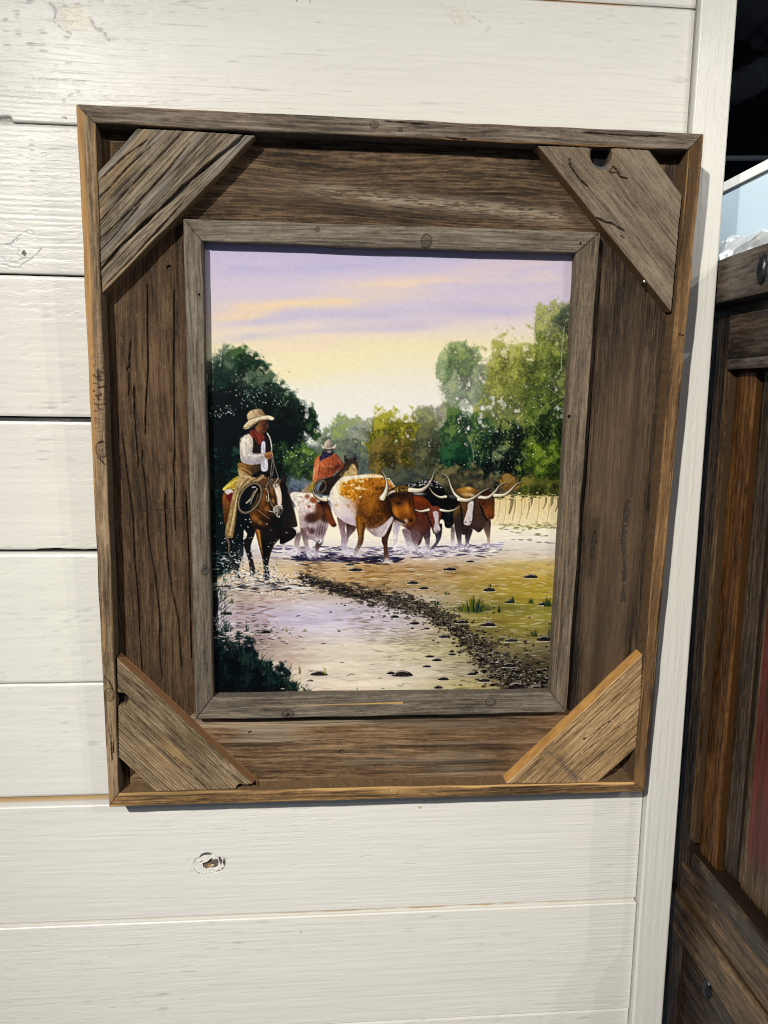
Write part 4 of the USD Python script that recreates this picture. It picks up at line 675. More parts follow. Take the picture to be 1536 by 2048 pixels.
    poly(z4([(428, 262), (470, 212), (512, 208), (480, 262), (462, 300), (436, 296)]), (34, 26, 26), .9); S(z4, [(440, 280), (455, 260)], 10, 6, (96, 78, 66), .5); B(z4, 470, 275, 9, 16, (130, 84, 62), .8)
    mk = grad(z4([(384, 168), (400, 125), (440, 100), (508, 90), (538, 106), (574, 168), (490, 190), (412, 225)]), (214, 190, 152), (130, 106, 80), (1, .15), .9); S(z4, [(440, 108), (460, 140), (470, 170)], 18, 8, (140, 116, 86), .6); S(z4, [(400, 200), (470, 178), (570, 160)], 9, 8, (104, 82, 60), .8)
    mk = grad(z4([(346, 288), (360, 252), (402, 212), (480, 178), (572, 158), (622, 162), (660, 186), (640, 202), (590, 200), (522, 208), (462, 242), (402, 286), (366, 295)]), (206, 184, 150), (226, 212, 186), (1, 0), .9); S(z4, [(360, 284), (420, 262), (480, 220), (540, 200), (600, 196)], 11, 7, (84, 66, 50), .7); S(z4, [(356, 270), (410, 216), (500, 180), (600, 164)], 6, 5, (244, 232, 206), .7)
    # lariat
    th = np.linspace(0, 2 * math.pi, 24); mkr = poly(z4([(415 + 112 * math.cos(a) - 12 * math.sin(a), 998 + 138 * math.sin(a) - 46 * math.cos(a)) for a in th[:-1]]), (20, 24, 28), 1.2, .8)
    for pts, w, c in (([(460, 930), (430, 990), (400, 1040)], 16, (140, 120, 96)), ([(490, 900), (440, 1000), (420, 1060)], 8, (206, 196, 176)), ([(380, 1050), (420, 1010)], 12, (214, 204, 190)), ([(440, 890), (475, 885)], 12, (206, 206, 206)), ([(500, 960), (470, 1050), (430, 1100)], 18, (110, 74, 44)), ([(330, 960), (320, 1040)], 16, (40, 44, 48))): S(z4, pts, w, w * .6, c, .8)
    for k, (r, c) in enumerate(((0, (52, 44, 38)), (7, (166, 148, 120)), (13, (60, 50, 42)), (18, (136, 118, 94)), (23, (40, 34, 32)))):
        S(z4, [(415 + (108 + r) * math.cos(a) - 12 * math.sin(a), 998 + (134 + r) * math.sin(a) - 46 * math.cos(a)) for a in th], 7, 7, c, .95)
    # splashes of the near horse
    for x, y, s, n in ((535, 1160, 30, 260), (510, 1150, 20, 130), (480, 1150, 22, 150), (470, 1120, 22, 90), (560, 1166, 34, 160), (600, 1168, 40, 110), (450, 1170, 20, 70), (540, 1135, 16, 60)):
        dabs(rng.normal(x, s * .7, n), y + rng.normal(0, s * .35, n), .8, 2.6, [(250, 250, 250), (214, 216, 222), (120, 118, 122), (60, 58, 64), (232, 230, 228)], .5, .95, .5, 0)
    n = 160; x = rng.normal(540, 70, n); dabs(x, 1172 + rng.normal(0, 5, n), 4, 12, [(70, 66, 70), (250, 248, 246), (40, 38, 44), (196, 194, 200)], .45, .85, .14, 0)
    n = 70; dabs(rng.normal(490, 40, n), rng.normal(1090, 30, n), .6, 1.2, [(240, 244, 246)], .5, .95, .9)
    # a fine canvas tooth and a last unsharp pass, as such prints have
    C2 = np.clip(C, 0, 1); lum = C2.mean(-1, keepdims=True); C2 = C2 * (1 - .36 * np.clip(1 - lum / .55, 0, 1)); lum = C2.mean(-1, keepdims=True); C2 = np.clip(lum + 1.10 * (C2 - lum), 0, 1)
    C2 = np.clip(C2 + .55 * (C2 - gaussian_filter(C2, (2.2, 2.2, 0))), 0, 1)
    C2 = C2 * (1 + .012 * rng.standard_normal((PM, PN, 1)))
    C2 = np.clip(C2, 0, 1).reshape(PM // 2, 2, PN // 2, 2, 3).mean((1, 3))
    return C2
PRINT_GAIN = 0.80
# ---------------------------------------------------------------- the white plank wall
SEAMS = [(1.15, 0), (0.98, 0), (0.81, 0), (0.735, 0), (0.5699, 1), (0.4069, 2), (0.2402, 3), (0.0727, 4), (-0.0899, 5), (-0.2583, 6), (-0.4168, 7), (-0.5895, 8), (-0.7583, 9), (-0.925, 0), (-1.09, 0), (-1.26, 0), (-1.43, 0), (-1.495, 0)]
GAPS = {0: .002, 1: .0022, 2: .0036, 3: .0022, 4: .0062, 5: .0064, 6: .0016, 7: .0150, 8: .0046, 9: .0016}
FRONT = [0.0, .0004, 0, -.0006, 0, -.0012, 0.0005, -.0004, 0.0008, -.001, 0.0006, -.0022, 0.0, 0.0, 0.0, 0, 0, 0]
XL, XR = -1.25, 0.3596
PAINT = np.array([.742, .722, .674])
RAW = np.array([.50, .33, .165])
wall = thing('plank_wall', 'white painted horizontal plank wall with a vertical corner trim board behind the picture frame', 'wall', (0, 0, ZC))
KNOTS = {   # board index -> (filled spots, lines) in wall coordinates
    4: ([([(-0.3797, 0.5318), (-0.3569, 0.5341), (-0.3438, 0.5196), (-0.3511, 0.5083), (-0.3715, 0.5105)], (.735, .68, .54), .009, -.0003), ([(-0.113 + .0015, 0.5529), (-0.113 - .0015, 0.5540), (-.1145, .5522)], (.10, .10, .14), .0008, -.0006), ([(-.0995, .5545), (-.0975, .5540), (-.0988, .5520)], (.16, .08, .03), .0006, -.0005), ([(-0.3806, 0.4151), (-0.3743, 0.4139), (-.377, .4158)], (.10, .08, .06), .0006, -.0008), ([(.0665, .5545), (.077, .5480), (.0850, .5400), (.079, .5380), (.069, .545)], (.70, .65, .55), .008, -.0002)],
        [([(-0.3886, 0.5356), (-0.3821, 0.5284), (-0.3848, 0.5174), (-0.3761, 0.5092), (-0.3672, 0.5053)], .0010, (.46, .43, .40), -.0012), ([(-0.3438, 0.5196), (-0.3395, 0.5122), (-0.3304, 0.5094), (-0.3261, 0.5009)], .0014, (.46, .43, .40), -.0012), ([(-0.4464, 0.4609), (-0.4239, 0.4575), (-0.3899, 0.4525), (-0.3532, 0.4532)], .0032, (.69, .67, .63), -.0005), ([(-0.3769, 0.4343), (-0.3674, 0.4414), (-0.3604, 0.4439)], .0016, (.56, .54, .50), -.0008), ([(-0.4473, 0.4421), (-0.419, 0.4412), (-0.3882, 0.4382)], .0032, (.68, .66, .62), -.0005),
         ([(0.052, 0.5604), (0.0627, 0.5475), (0.0749, 0.5346)], .0012, (.55, .51, .46), -.0006), ([(0.08, 0.5619), (0.0863, 0.5488), (0.1135, 0.5366), (0.1047, 0.5307)], .0014, (.52, .48, .44), -.0007), ([(-.1930, .4697), (-.1906, .4617)], .0005, (.35, .30, .26), -.0003), ([(-.091, .5318), (-.084, .5310), (-.080, .5325)], .0006, (.35, .34, .34), -.0005), ([(-.112, .539), (-.109, .538)], .0006, (.45, .42, .40), -.0003)]),
    5: ([([(-0.432, 0.2637), (-0.4291, 0.267), (-0.4266, 0.2638), (-0.4284, 0.2605)], (.08, .07, .08), .0005, -.0018)],
        [([(-0.4563, 0.2717), (-0.443, 0.2743), (-0.4338, 0.2833), (-0.4226, 0.2902), (-0.4172, 0.2887)], .0010, (.26, .25, .28), -.0010), ([(-0.4564, 0.2695), (-0.4453, 0.272), (-0.4328, 0.2811)], .0012, (.36, .34, .38), -.0010), ([(-0.4541, 0.2509), (-0.4443, 0.2479), (-0.4356, 0.2471), (-0.4298, 0.2527), (-0.4174, 0.2608), (-0.4092, 0.2698)], .0008, (.30, .28, .28), -.0010), ([(-0.4485, 0.2533), (-0.4397, 0.2536), (-0.4296, 0.2582), (-0.4197, 0.2585)], .0011, (.36, .34, .34), -.0010), ([(-0.4238, 0.2869), (-0.4195, 0.2848), (-0.4161, 0.2882)], .0009, (.28, .26, .28), -.0008), ([(-0.4438, 0.2578), (-0.4474, 0.2533), (-0.4375, 0.2525)], .0009, (.36, .34, .34), -.0008), ([(-.4550, .2610), (-.452, .2555)], .002, (.52, .50, .56), -.0006), ([(-.4345, .269), (-.4375, .262), (-.431, .259)], .0007, (.44, .41, .40), -.0006), ([(-.4540, .3180), (-.4460, .3150), (-.4380, .3160)], .0008, (.56, .53, .5), -.0005)]),
    10: ([([(-.2520, -.511), (-.249, -.5045), (-.239, -.4975), (-.2285, -.495), (-.2160, -.5), (-.2080, -.506), (-.2085, -.5165), (-.2150, -.5225), (-.2270, -.5272), (-.2400, -.5275), (-.2490, -.5215)], (.76, .74, .70), .0006, -.0003),
          ([(-0.2482, -0.5061), (-0.2452, -0.5036), (-0.2416, -0.5025), (-0.2369, -0.5), (-0.2297, -0.4997), (-0.2249, -0.4989), (-0.2297, -0.4964), (-0.2344, -0.4959), (-0.2398, -0.498), (-0.2422, -0.5018)], (.03, .022, .026), .0003, -.0022),
          ([(-0.2382, -0.5111), (-0.2323, -0.51), (-0.2268, -0.5043), (-0.2251, -0.5064), (-0.2191, -0.5059), (-0.2176, -0.5093), (-0.2192, -0.5164), (-0.224, -0.5182), (-0.2276, -0.5167), (-0.2324, -0.5192), (-0.2377, -0.517)], (.085, .05, .032), .0003, -.0016),
          ([(-.2340, -.5160), (-.2290, -.5125), (-.2250, -.5140), (-.2310, -.5180)], (.40, .24, .09), .0004, -.001), ([(-0.2382, -0.5111), (-.2323, -.5095), (-.2268, -.5043), (-.2285, -.511), (-.2370, -.514)], (.02, .014, .01), .0004, -.002), ([(-.2290, -.5155), (-.2250, -.5135), (-.2235, -.5150), (-.227, -.5165)], (.6, .5, .34), .0003, -.0006),
          ([(-0.2176, -0.5027), (-0.2155, -0.5028), (-0.2126, -0.5088), (-0.2144, -0.5146), (-0.2162, -0.5093)], (.035, .028, .034), .0003, -.002), ([(-0.2107, -0.5043), (-0.2084, -0.5096), (-0.2094, -0.5161), (-0.212, -0.5121)], (.04, .03, .036), .0003, -.002), ([(-0.2423, -0.5083), (-0.2382, -0.5072), (-0.2376, -0.5092), (-0.2412, -0.5103)], (.30, .24, .17), .0005, -.0006), ([(.0480, -.4405), (.0535, -.4400), (.0520, -.4428), (.0502, -.4436)], (.46, .32, .20), .0004, -.0006)],
         [([(-0.2501, -0.5106), (-0.2488, -0.5068), (-0.2476, -0.5049)], .0005, (.08, .06, .06), -.001), ([(-0.2502, -0.5178), (-0.2479, -0.5218), (-0.2421, -0.526), (-0.2349, -0.5273), (-0.2266, -0.5266), (-0.2205, -0.5236)], .00045, (.16, .13, .12), -.001), ([(-0.2205, -0.5232), (-0.2145, -0.5218), (-0.2103, -0.5181), (-0.209, -0.5135)], .0008, (.035, .03, .034), -.001), ([(-0.2349, -0.5269), (-0.233, -0.5204)], .0004, (.34, .26, .16), -.0005), ([(-0.2214, -0.5006), (-0.2173, -0.5027)], .0006, (.05, .04, .04), -.001), ([(-0.2295, -0.5226), (-0.2265, -0.5217)], .0006, (.10, .08, .07), -.001), ([(-.209, -.505), (-.2065, -.507)], .0006, (.10, .08, .10), -.001), ([(-.2560, -.505), (-.2575, -.515), (-.2520, -.5240)], .0016, (.70, .68, .64), -.0006), ([(-.272, -.4655), (-.268, -.468), (-.266, -.4705)], .0004, (.40, .38, .36), -.0002)]),
    11: ([([(-.3640, -.6275), (-.3600, -.6268), (-.3585, -.6285), (-.3610, -.6290)], (.82, .81, .79), .0004, .0003), ([(-.1091, -.6142), (-.1082, -.6142), (-.1083, -.6163), (-.1092, -.6160)], (.14, .12, .11), .0003, -.0006)], []),
}
rows_done = 0
for i in range(len(SEAMS) - 1):
    (z1, g1), (z0, g0) = SEAMS[i], SEAMS[i + 1]
    top, bot = z1 - GAPS[g1] / 2, z0 + GAPS[g0] / 2
    seen = 3 <= i <= 12
    spots, lines = KNOTS.get(i, ((), ()))
    xs = np.arange(XL, XR, .05 if not seen else .004) if not seen else np.r_[np.arange(XL, -.56, .04), np.arange(-.56, XR, .004)]
    for pts in [s[0] for s in spots] + [l[0] for l in lines]:
        p = np.array(pts); xs = np.r_[xs, np.arange(p[:, 0].min() - .004, p[:, 0].max() + .004, .0006)]
    xs = np.unique(np.round(np.r_[xs, XR], 4)); xs = xs[(xs >= XL) & (xs <= XR)]
    zs = np.linspace(bot, top, 330 if i == 10 else 200 if spots else (80 if seen else 8))
    X, Zg = np.meshgrid(xs, zs, indexing='ij')
    C = np.tile(PAINT, X.shape + (1,)) * (1 + .035 * (vnoise(X * 5, Zg * 40, i) - .5) + .03 * (vnoise(X * 20, Zg * 260, i + 9) - .5))[..., None]
    C *= (1 + .02 * (np.array([vnoise(i * 3.1, .5), vnoise(i * 3.1, 1.7), vnoise(i * 3.1, 2.9)]) - .5))
    # cathedral grain telegraphing through the paint
    warp = .02 * vnoise(X * 3, Zg * 14, i + 3) + .006 * vnoise(X * 9, Zg * 30, i + 5)
    ring = np.sin((Zg + warp) * 2 * math.pi / .0042)
    Y = FRONT[i] + .0001 * ring * np.clip(vnoise(X * 3, Zg * 9, i + 21) * 2 - .9, 0, 1) - .0003 * (vnoise(X * 14, Zg * 330, i) - .5) + .0008 * (vnoise(X * 2, Zg * 9, i + 30) - .5)
    dots = vnoise(X * 30, Zg * 420, i + 40); m = np.clip((dots - .86) * 9, 0, 1) * np.clip((vnoise(X * 6, Zg * 20, i + 2) - .5) * 4, 0, 1)
    C *= (1 - .28 * m)[..., None]
    dash = np.clip((vnoise(X * 75, Zg * 950, i + 60) - .83) * 8, 0, 1) * np.clip(vnoise(X * 5, Zg * 16, i + 61) * 2 - .5, 0, 1); C *= (1 - .16 * dash)[..., None]; Y = Y + .0005 * dash
    for pts, c, soft, dz in spots:
        p = list(pts); d, _ = seg_dist(X, Zg, p + [p[0]]); a = np.clip(np.where(inside(X, Zg, p), d, -d) / soft + (.8 if soft < .0005 else .5), 0, 1) * (.93 + .14 * (vnoise(X * 900, Zg * 900, 4) - .5))
        C = C * (1 - a[..., None]) + np.array(c) * (.8 + .4 * vnoise(X * 700, Zg * 700, 6))[..., None] * a[..., None]; Y = Y - dz * a
    for pts, w, c, dz in lines:
        d, t = seg_dist(X, Zg, pts); ww = w * (.45 + .9 * vnoise(t * 9, 0 * t, int(abs(pts[0][0]) * 1e4) % 97)); a = np.clip((ww - d) / (w * 1.1) + .4, 0, 1) * np.clip(vnoise(X * 420, Zg * 420, 17) * 1.5 - .1, 0, 1)
        C = C * (1 - a[..., None]) + np.array(c if i == 10 else [.62 * v + .265 for v in c]) * a[..., None]; Y = Y - dz * a * (1 if i == 10 else .35)
    for edge, gk in ((top, g1), (bot, g0)):          # eased, chipped edges
        d = np.abs(Zg - edge); Y = Y + .0012 * np.clip(1 - d / .0016, 0, 1) ** 2
    if g0 == 5:                                      # splintered lower edge
        chip = .0028 * np.clip(vnoise(X * 60, 0 * X, 8) - .45, 0, 1) * 2
        Zg = np.where(np.abs(Zg - bot) < 1e-6, Zg + chip, Zg)
    if g0 == 2:                                      # broken bit at the far left of this seam
        d, _ = seg_dist(X, Zg, [(-.4479, .4089), (-.4400, .4095)]); a = np.clip((.0052 - d) / .002, 0, 1) * (X < -.42)
        Y = Y + .004 * a; C = C * (1 - .45 * a[..., None])
    if i == 5: C[np.abs(Zg - top) < .0015] *= .97
    P = np.stack([X, Y, Zg], -1)
    mesh, K = slab(P, C, np.array([0, .016, 0]), lambda k, v: np.tile(PAINT * .9, (len(v), 1)))
    pk = part('plank', mesh, 'painted_plank', wall, K)
    # the tongue of this board, seen in the joint above it
    if g1:
        tz0, tz1 = top - .002, z1 + GAPS[g1] / 2 + .004
        xs = np.arange(XL, XR + .001, .003); zz = np.linspace(tz0, tz1, 10)
        X, Zg = np.meshgrid(xs, zz, indexing='ij')
        rawness = {1: np.clip((X - .165) * 60, 0, 1) * np.clip((.282 - X) * 80, 0, 1), 2: 0 * X, 3: 0 * X, 4: 0 * X, 5: 0 * X + .1, 6: 0 * X, 7: np.clip((Zg - (z1 - .0008 + .002 * (vnoise(X * 6, 0 * X, 4) - .5))) / .0012, 0, 1), 8: np.clip((.5 * vnoise(X * 16, Zg * 300, 3) + .5 * vnoise(X * 60, Zg * 900, 4) - .42) * 6 + (Zg - z1 - .0006) * 700, 0, 1) * np.clip((vnoise(X * 4.3, X * 0, 5) - .25) * 4, .25, 1), 9: np.clip((vnoise(X * 9, Zg * 60, 3) - .6) * 6, 0, 1)}[g1]
        grey = {2: .5, 3: .12, 4: .10, 5: .55, 1: .6}.get(g1, .9)
        fib = .75 + .5 * vnoise(X * 10, Zg * 900, 14)
        C = (PAINT * grey) * (1 - rawness[..., None]) + RAW * fib[..., None] * rawness[..., None]
        if g1 == 5: C = np.where((Zg > z1 - .0002)[..., None], np.array([.03, .025, .02]), PAINT * .8 * (.85 + .3 * vnoise(X * 12, Zg * 500)[..., None]))
        if g1 == 4: C = np.where((Zg > z1 - .0035)[..., None], np.array([.03, .03, .03]), PAINT * .3)
        if g1 == 3: C = C * 0 + np.array([.05, .05, .05])
        yy = {7: .0022, 8: .0022, 5: .0045, 4: .0055, 2: .004, 1: .002}.get(g1, .006)
        P = np.stack([X, np.full(X.shape, yy) + .0003 * vnoise(X * 20, Zg * 300), Zg], -1)
        mesh, K = slab(P, C, np.array([0, .005, 0]), lambda k, v: np.tile(PAINT * .5, (len(v), 1)))
        part('tongue', mesh, 'painted_plank', pk, K)
# vertical corner trim board, proud of the planks
zs = np.linspace(-1.495, 1.15, 900); xt = np.linspace(.3612, .4057, 46)
X, Zg = np.meshgrid(xt, zs, indexing='ij')
C = np.tile(PAINT * 1.0, X.shape + (1,)) * (1 + .03 * (vnoise(X * 60, Zg * 4, 3) - .5))[..., None]
Y = -.0125 + .0004 * (vnoise(X * 300, Zg * 8, 5) - .5)
for e in (.3612, .4057): Y = Y + .0016 * np.clip(1 - np.abs(X - e) / .002, 0, 1) ** 2
mesh, K = slab(np.stack([X, Y, Zg], -1), C, np.array([0, .032, 0]), lambda k, v: PAINT * (.9 + .0 * v[:, :1]) * (1 - .22 * np.clip((vnoise(v[:, 2] * 3, v[:, 1] * 200, 8) - .55) * 5, 0, 1))[:, None])
part('trim_board', mesh, 'painted_trim', wall, K, label='vertical white trim board closing the right end of the planks')
part('wall_core', trimesh.creation.box(bounds=[[XL, .018, -1.495], [.3590, .10, 1.15]]), 'dark_paint', wall)

# ---------------------------------------------------------------- the barnwood frame (local: u right, v up, w out of the wall)
LEAN, ROT = .042758, -.0020117
U = np.array([math.cos(ROT), 0, math.sin(ROT)]); V0 = np.array([-math.sin(ROT), 0, math.cos(ROT)])
tilt = lambda v: np.array([v[0], -v[2] * math.sin(LEAN), v[2] * math.cos(LEAN)])
U, V0 = tilt(U), tilt(V0); N = np.cross(U, V0)
fx = UsdGeom.Xform.Define(stage, path_for('picture_frame'))
Mf = np.eye(4); Mf[0, :3], Mf[1, :3], Mf[2, :3], Mf[3, :3] = U, V0, N, (0, -.05736, ZC)
fx.AddTransformOp().Set(Gf.Matrix4d(*Mf.ravel().tolist()))
frame = tag(fx.GetPrim(), label='weathered brown barnwood frame with corner blocks holding a print of riders and longhorn cattle', category='picture frame')

def wood(g, h, seed, pal, ring=.006, contrast=1.0, waves=.004, speck=.2):
    """Weathered grain along g: colour and relief. pal = dark, middle, light albedo."""
    w = waves * (vnoise(g * 5, h * 25, seed) - .5) * 2 + waves * .35 * (vnoise(g * 17, h * 70, seed + 1) - .5)
    hh = h + w
    f1 = vnoise(g * 75, hh * 1500, seed + 2); f2 = vnoise(g * 24, hh * 700, seed + 3); f3 = vnoise(g * 11, hh * 230, seed + 4); b = vnoise(g * 10, hh * 48, seed + 5)
    f4 = vnoise(g * 160, hh * 420, seed + 9); b2 = vnoise(g * 28, h * 45, seed + 10)
    r = .5 + .5 * np.sin(hh / ring * 2 * math.pi + 5 * vnoise(g * 3, h * 40, seed + 6))
    s = vnoise(g * 520, hh * 1500, seed + 7)
    t = .5 + contrast * (.62 * (f1 - .5) + .55 * (f2 - .5) + .28 * (f3 - .5) + .26 * (b - .5) + .22 * (f4 - .5) + .22 * (b2 - .5) + .10 * (r - .5)) + (speck + .12) * (s - .5)
    t = np.clip(t + contrast * (.34 * (vnoise(g * 8, h * 16, seed + 12) - .5) + .22 * (vnoise(g * 22, h * 90, seed + 13) - .5)), 0, 1)
    d, m, l = (np.array(p, float) for p in pal)
    c = np.where((t < .5)[..., None], d + (m - d) * (t * 2)[..., None], m + (l - m) * (t * 2 - 1)[..., None])
    rel = .0006 * (f2 - .5) + .0004 * (f3 - .5) + .0005 * (f1 - .5) + .0002 * (r - .5)
    deep = np.clip((vnoise(g * 14, hh * 420, seed + 8) - .80) * 7, 0, 1)          # short checks in the surface
    c = c * (1 - .34 * deep)[..., None] * (np.array([1.06, .99, .86]) if m[0] / m[2] > 1.9 else np.array([1.0, .98, .94]))
    return c, rel - .0006 * deep

def board(name, quad, w, thick, seed, pal, res=.0009, edge=.0022, extra=None, side=None, label=None, ring=.006, contrast=1.0, waves=.004, ragged=.0006, mat='barn_wood', speck=.2):
    """quad = four corners (u, v): a->b runs with the grain, d->c is the opposite long edge."""
    a, b, c_, d = (np.array(q, float) for q in quad)
    L = max(np.linalg.norm(b - a), np.linalg.norm(c_ - d)); Wd = max(np.linalg.norm(d - a), np.linalg.norm(c_ - b), 1e-3)
    n, m = int(L / res) + 2, int(Wd / res) + 2
    s, t = np.meshgrid(np.linspace(0, 1, n), np.linspace(0, 1, m), indexing='ij')
    q = (a * (1 - s[..., None]) + b * s[..., None]) * (1 - t[..., None]) + (d * (1 - s[..., None]) + c_ * s[..., None]) * t[..., None]
    ax = ((b - a) + (c_ - d)); ax /= np.linalg.norm(ax); pr = np.array([-ax[1], ax[0]])
    if (d - a) @ pr < 0: pr = -pr
    g, h = q @ ax, q @ pr
    C, rel = wood(g, h, seed, pal, ring, contrast, waves, speck)
    Wt = w + rel
    nd0, nd1 = t * Wd, (1 - t) * Wd                       # distance to the long edges
    for dist in (nd0, nd1, s * L, (1 - s) * L):
        k = np.clip(1 - dist / edge, 0, 1); Wt = Wt - edge * .55 * (1 - np.sqrt(np.clip(1 - k * k, 0, 1)))
    if ragged:                                            # hand-sawn, worn long edges
        for dist, sg in ((nd0, 1), (nd1, -1)):
            off = ragged * (vnoise(g * 26, 0 * g, seed + 31 + sg) - .5) * 2 + ragged * 1.2 * (vnoise(g * 6, 0 * g, seed + 35 + sg) - .5)
            q = q + sg * pr * (off * np.clip(1 - dist / (Wd * .5), 0, 1))[..., None]
    if extra: C, Wt = extra(q[..., 0], q[..., 1], g, h, nd0, nd1, C, Wt)
    P = np.concatenate([q, Wt[..., None]], -1)
    sc = side or (lambda k, v: np.tile(np.array(pal[1]) * .9, (len(v), 1)) * (.75 + .5 * vnoise(v[:, :1] * 300 + v[:, 1:2] * 300, v[:, 2:3] * 900, seed)))
    area = np.cross(b - a, d - a)
    mesh, K = slab(P, np.clip(C, 0.002, .95), np.array([0, 0, -thick]), sc, flip=area < 0)
    return part(name, mesh, mat, frame, np.clip(K, .002, .95), label=label)

def crack(C, Wt, u, v, pts, width, dark=.012, depth=.002, alpha=.95):
    d, t = seg_dist(u, v, pts); w = width * (.35 + 1.0 * vnoise(t * 14 + pts[0][0] * 90, 0 * t, 5)) * np.clip(np.minimum(t, 1 - t) * 12 + .35, 0, 1)
    a = np.clip((w - d) / (width * .5) + .5, 0, 1) * alpha
    return C * (1 - a[..., None]) + np.array([1.2, .9, .7]) * dark * a[..., None], Wt - depth * a

def knot(C, Wt, u, v, x, y, r, ax=(1, 0), dark=.35, depth=.0006):
    e0 = (u - x) * ax[0] + (v - y) * ax[1]; e1 = -(u - x) * ax[1] + (v - y) * ax[0]
    d = np.hypot(e0 * .75, e1) / r + .15 * (vnoise(u * 500, v * 500, 3) - .5)
    a = np.exp(-(d * .9) ** 4); rim = np.exp(-((d - 1) / .16) ** 2)
    C = C * (1 - dark * a * (.6 + .5 * np.sin(d * 14)))[..., None] * (1 - .55 * rim)[..., None]
    return C, Wt + depth * a - depth * rim * 1.4

def hole(C, Wt, u, v, x, y, r, dark=.01, depth=.004):
    d = np.hypot(u - x, v - y) * (1 + .25 * (vnoise(u * 700, v * 700, 9) - .5)); a = np.clip((r - d) / (r * .35) + .5, 0, 1)
    return C * (1 - a[..., None]) + dark * a[..., None], Wt - depth * a

def bare(C, dist, g, seed, width, colour=(.40, .205, .065), thr=.35, amount=.85):
    """Fresh orange wood where a sawn or worn edge shows."""
    a = np.clip((width * (.3 + 1.3 * vnoise(g * 16, 0 * g, seed)) - dist) / (width * .45), 0, 1) * np.clip((vnoise(g * 7, dist * 200, seed + 3) - thr) * 5, 0, 1) * amount
    return C * (1 - a[..., None]) + np.array(colour) * (.7 + .6 * vnoise(g * 30, dist * 1500, seed + 5))[..., None] * a[..., None]

# palettes (albedo)
GREY = ((.044, .036, .029), (.122, .101, .080), (.225, .192, .156))
GREYW = ((.046, .035, .026), (.130, .099, .071), (.24, .190, .140))
TOPR = ((.042, .034, .028), (.130, .102, .080), (.24, .198, .160))
LEFTR = ((.070, .050, .034), (.19, .138, .090), (.34, .255, .175))
RIGHTR = ((.030, .020, .012), (.120, .070, .034), (.270, .160, .075))
BOTR = ((.045, .028, .014), (.160, .098, .048), (.33, .20, .095))
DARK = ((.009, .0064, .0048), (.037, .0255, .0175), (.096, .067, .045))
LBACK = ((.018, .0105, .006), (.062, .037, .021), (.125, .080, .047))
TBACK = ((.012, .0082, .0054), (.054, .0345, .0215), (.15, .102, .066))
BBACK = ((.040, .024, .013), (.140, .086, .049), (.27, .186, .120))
BLK_TL = ((.050, .041, .031), (.172, .136, .096), (.31, .252, .185))
BLK_TR = ((.052, .040, .028), (.165, .128, .092), (.27, .218, .162))
BLK_BL = ((.066, .048, .032), (.225, .168, .110), (.40, .315, .222))
BLK_BR = ((.085, .054, .027), (.29, .195, .105), (.48, .35, .215))
SAWN = (.42, .225, .082)

def warm(C, m, c): return C * (1 - m[..., None]) + np.array(c) * m[..., None]

O = [(-.3448, .4057), (.3453, .4068), (.3444, -.4057), (-.3456, -.4066)]
I = [(-.3262, .3871), (.3289, .3886), (.3289, -.3916), (-.3325, -.3886)]
g_ = .0003
def top_x(u, v, g, h, d0, d1, C, Wt):
    C = bare(C, d1, g, 3, .0018, thr=.45); C = bare(C, d0, g, 8, .0012, (.34, .2, .09), .55)
    for x, y, r in ((-.029, .399, .0035), (.0, .3955, .002)): C, Wt = knot(C, Wt, u, v, x, y, r, dark=.6)
    C, Wt = crack(C, Wt, u, v, [(.05, .3895), (.075, .3885)], .0006); C, Wt = crack(C, Wt, u, v, [(.20, .402), (.26, .4005), (.30, .402)], .0006); C, Wt = crack(C, Wt, u, v, [(-.02, .4035), (.03, .402)], .0005)
    return C, Wt
board('rail', [O[0], O[1], I[1], I[0]], 0, .026, 101, TOPR, edge=.003, extra=top_x, label='top rail of the outer frame')
def left_x(u, v, g, h, d0, d1, C, Wt):
    # d0: outer edge
    hi = np.clip((v + .02) / .12, 0, 1)                 # the upper half shows a broad bare stripe
    a = np.clip((.0125 * (.75 + .45 * vnoise(v * 14, 0 * v, 3)) - d0) / .003, 0, 1) * np.clip(hi + .75 * (vnoise(v * 9, d0 * 90, 2) > .62), 0, 1) * (.7 + .3 * vnoise(v * 30, d0 * 500, 6))
    C = warm(C, a * .92, (0, 0, 0)) + a[..., None] * .92 * np.array([.43, .235, .088]) * (.75 + .5 * vnoise(g * 20, h * 900, 7))[..., None]
    C = bare(C, d1, g, 12, .0016, (.46, .27, .11), .3)
    C, Wt = knot(C, Wt, u, v, -.3335, .040, .0068, (0, 1), .45); C, Wt = crack(C, Wt, u, v, [(-.3395, .031), (-.335, .027), (-.331, .022)], .0007); C, Wt = crack(C, Wt, u, v, [(-.338, .047), (-.332, .049)], .0005)
    rough = np.exp(-((v - .105) / .035) ** 2) * (np.abs(u + .3335) < .007); k = (vnoise(u * 330 + v * 200, v * 520, 4) > .64) * rough
    C = C * (1 - .7 * k[..., None]); Wt = Wt - .0016 * k
    C, Wt = knot(C, Wt, u, v, -.338, -.258, .006, (0, 1), .5); C, Wt = crack(C, Wt, u, v, [(-.343, -.235), (-.337, -.242), (-.334, -.252)], .0007)
    for p in ([(-.339, -.31), (-.3385, -.345)], [(-.3365, -.32), (-.3365, -.335)]): C, Wt = crack(C, Wt, u, v, p, .0007)
    return C, Wt
board('rail', [O[3], O[0], I[0], I[3]], 0, .026, 111, LEFTR, edge=.003, extra=left_x, label='left rail of the outer frame with a bare orange edge')
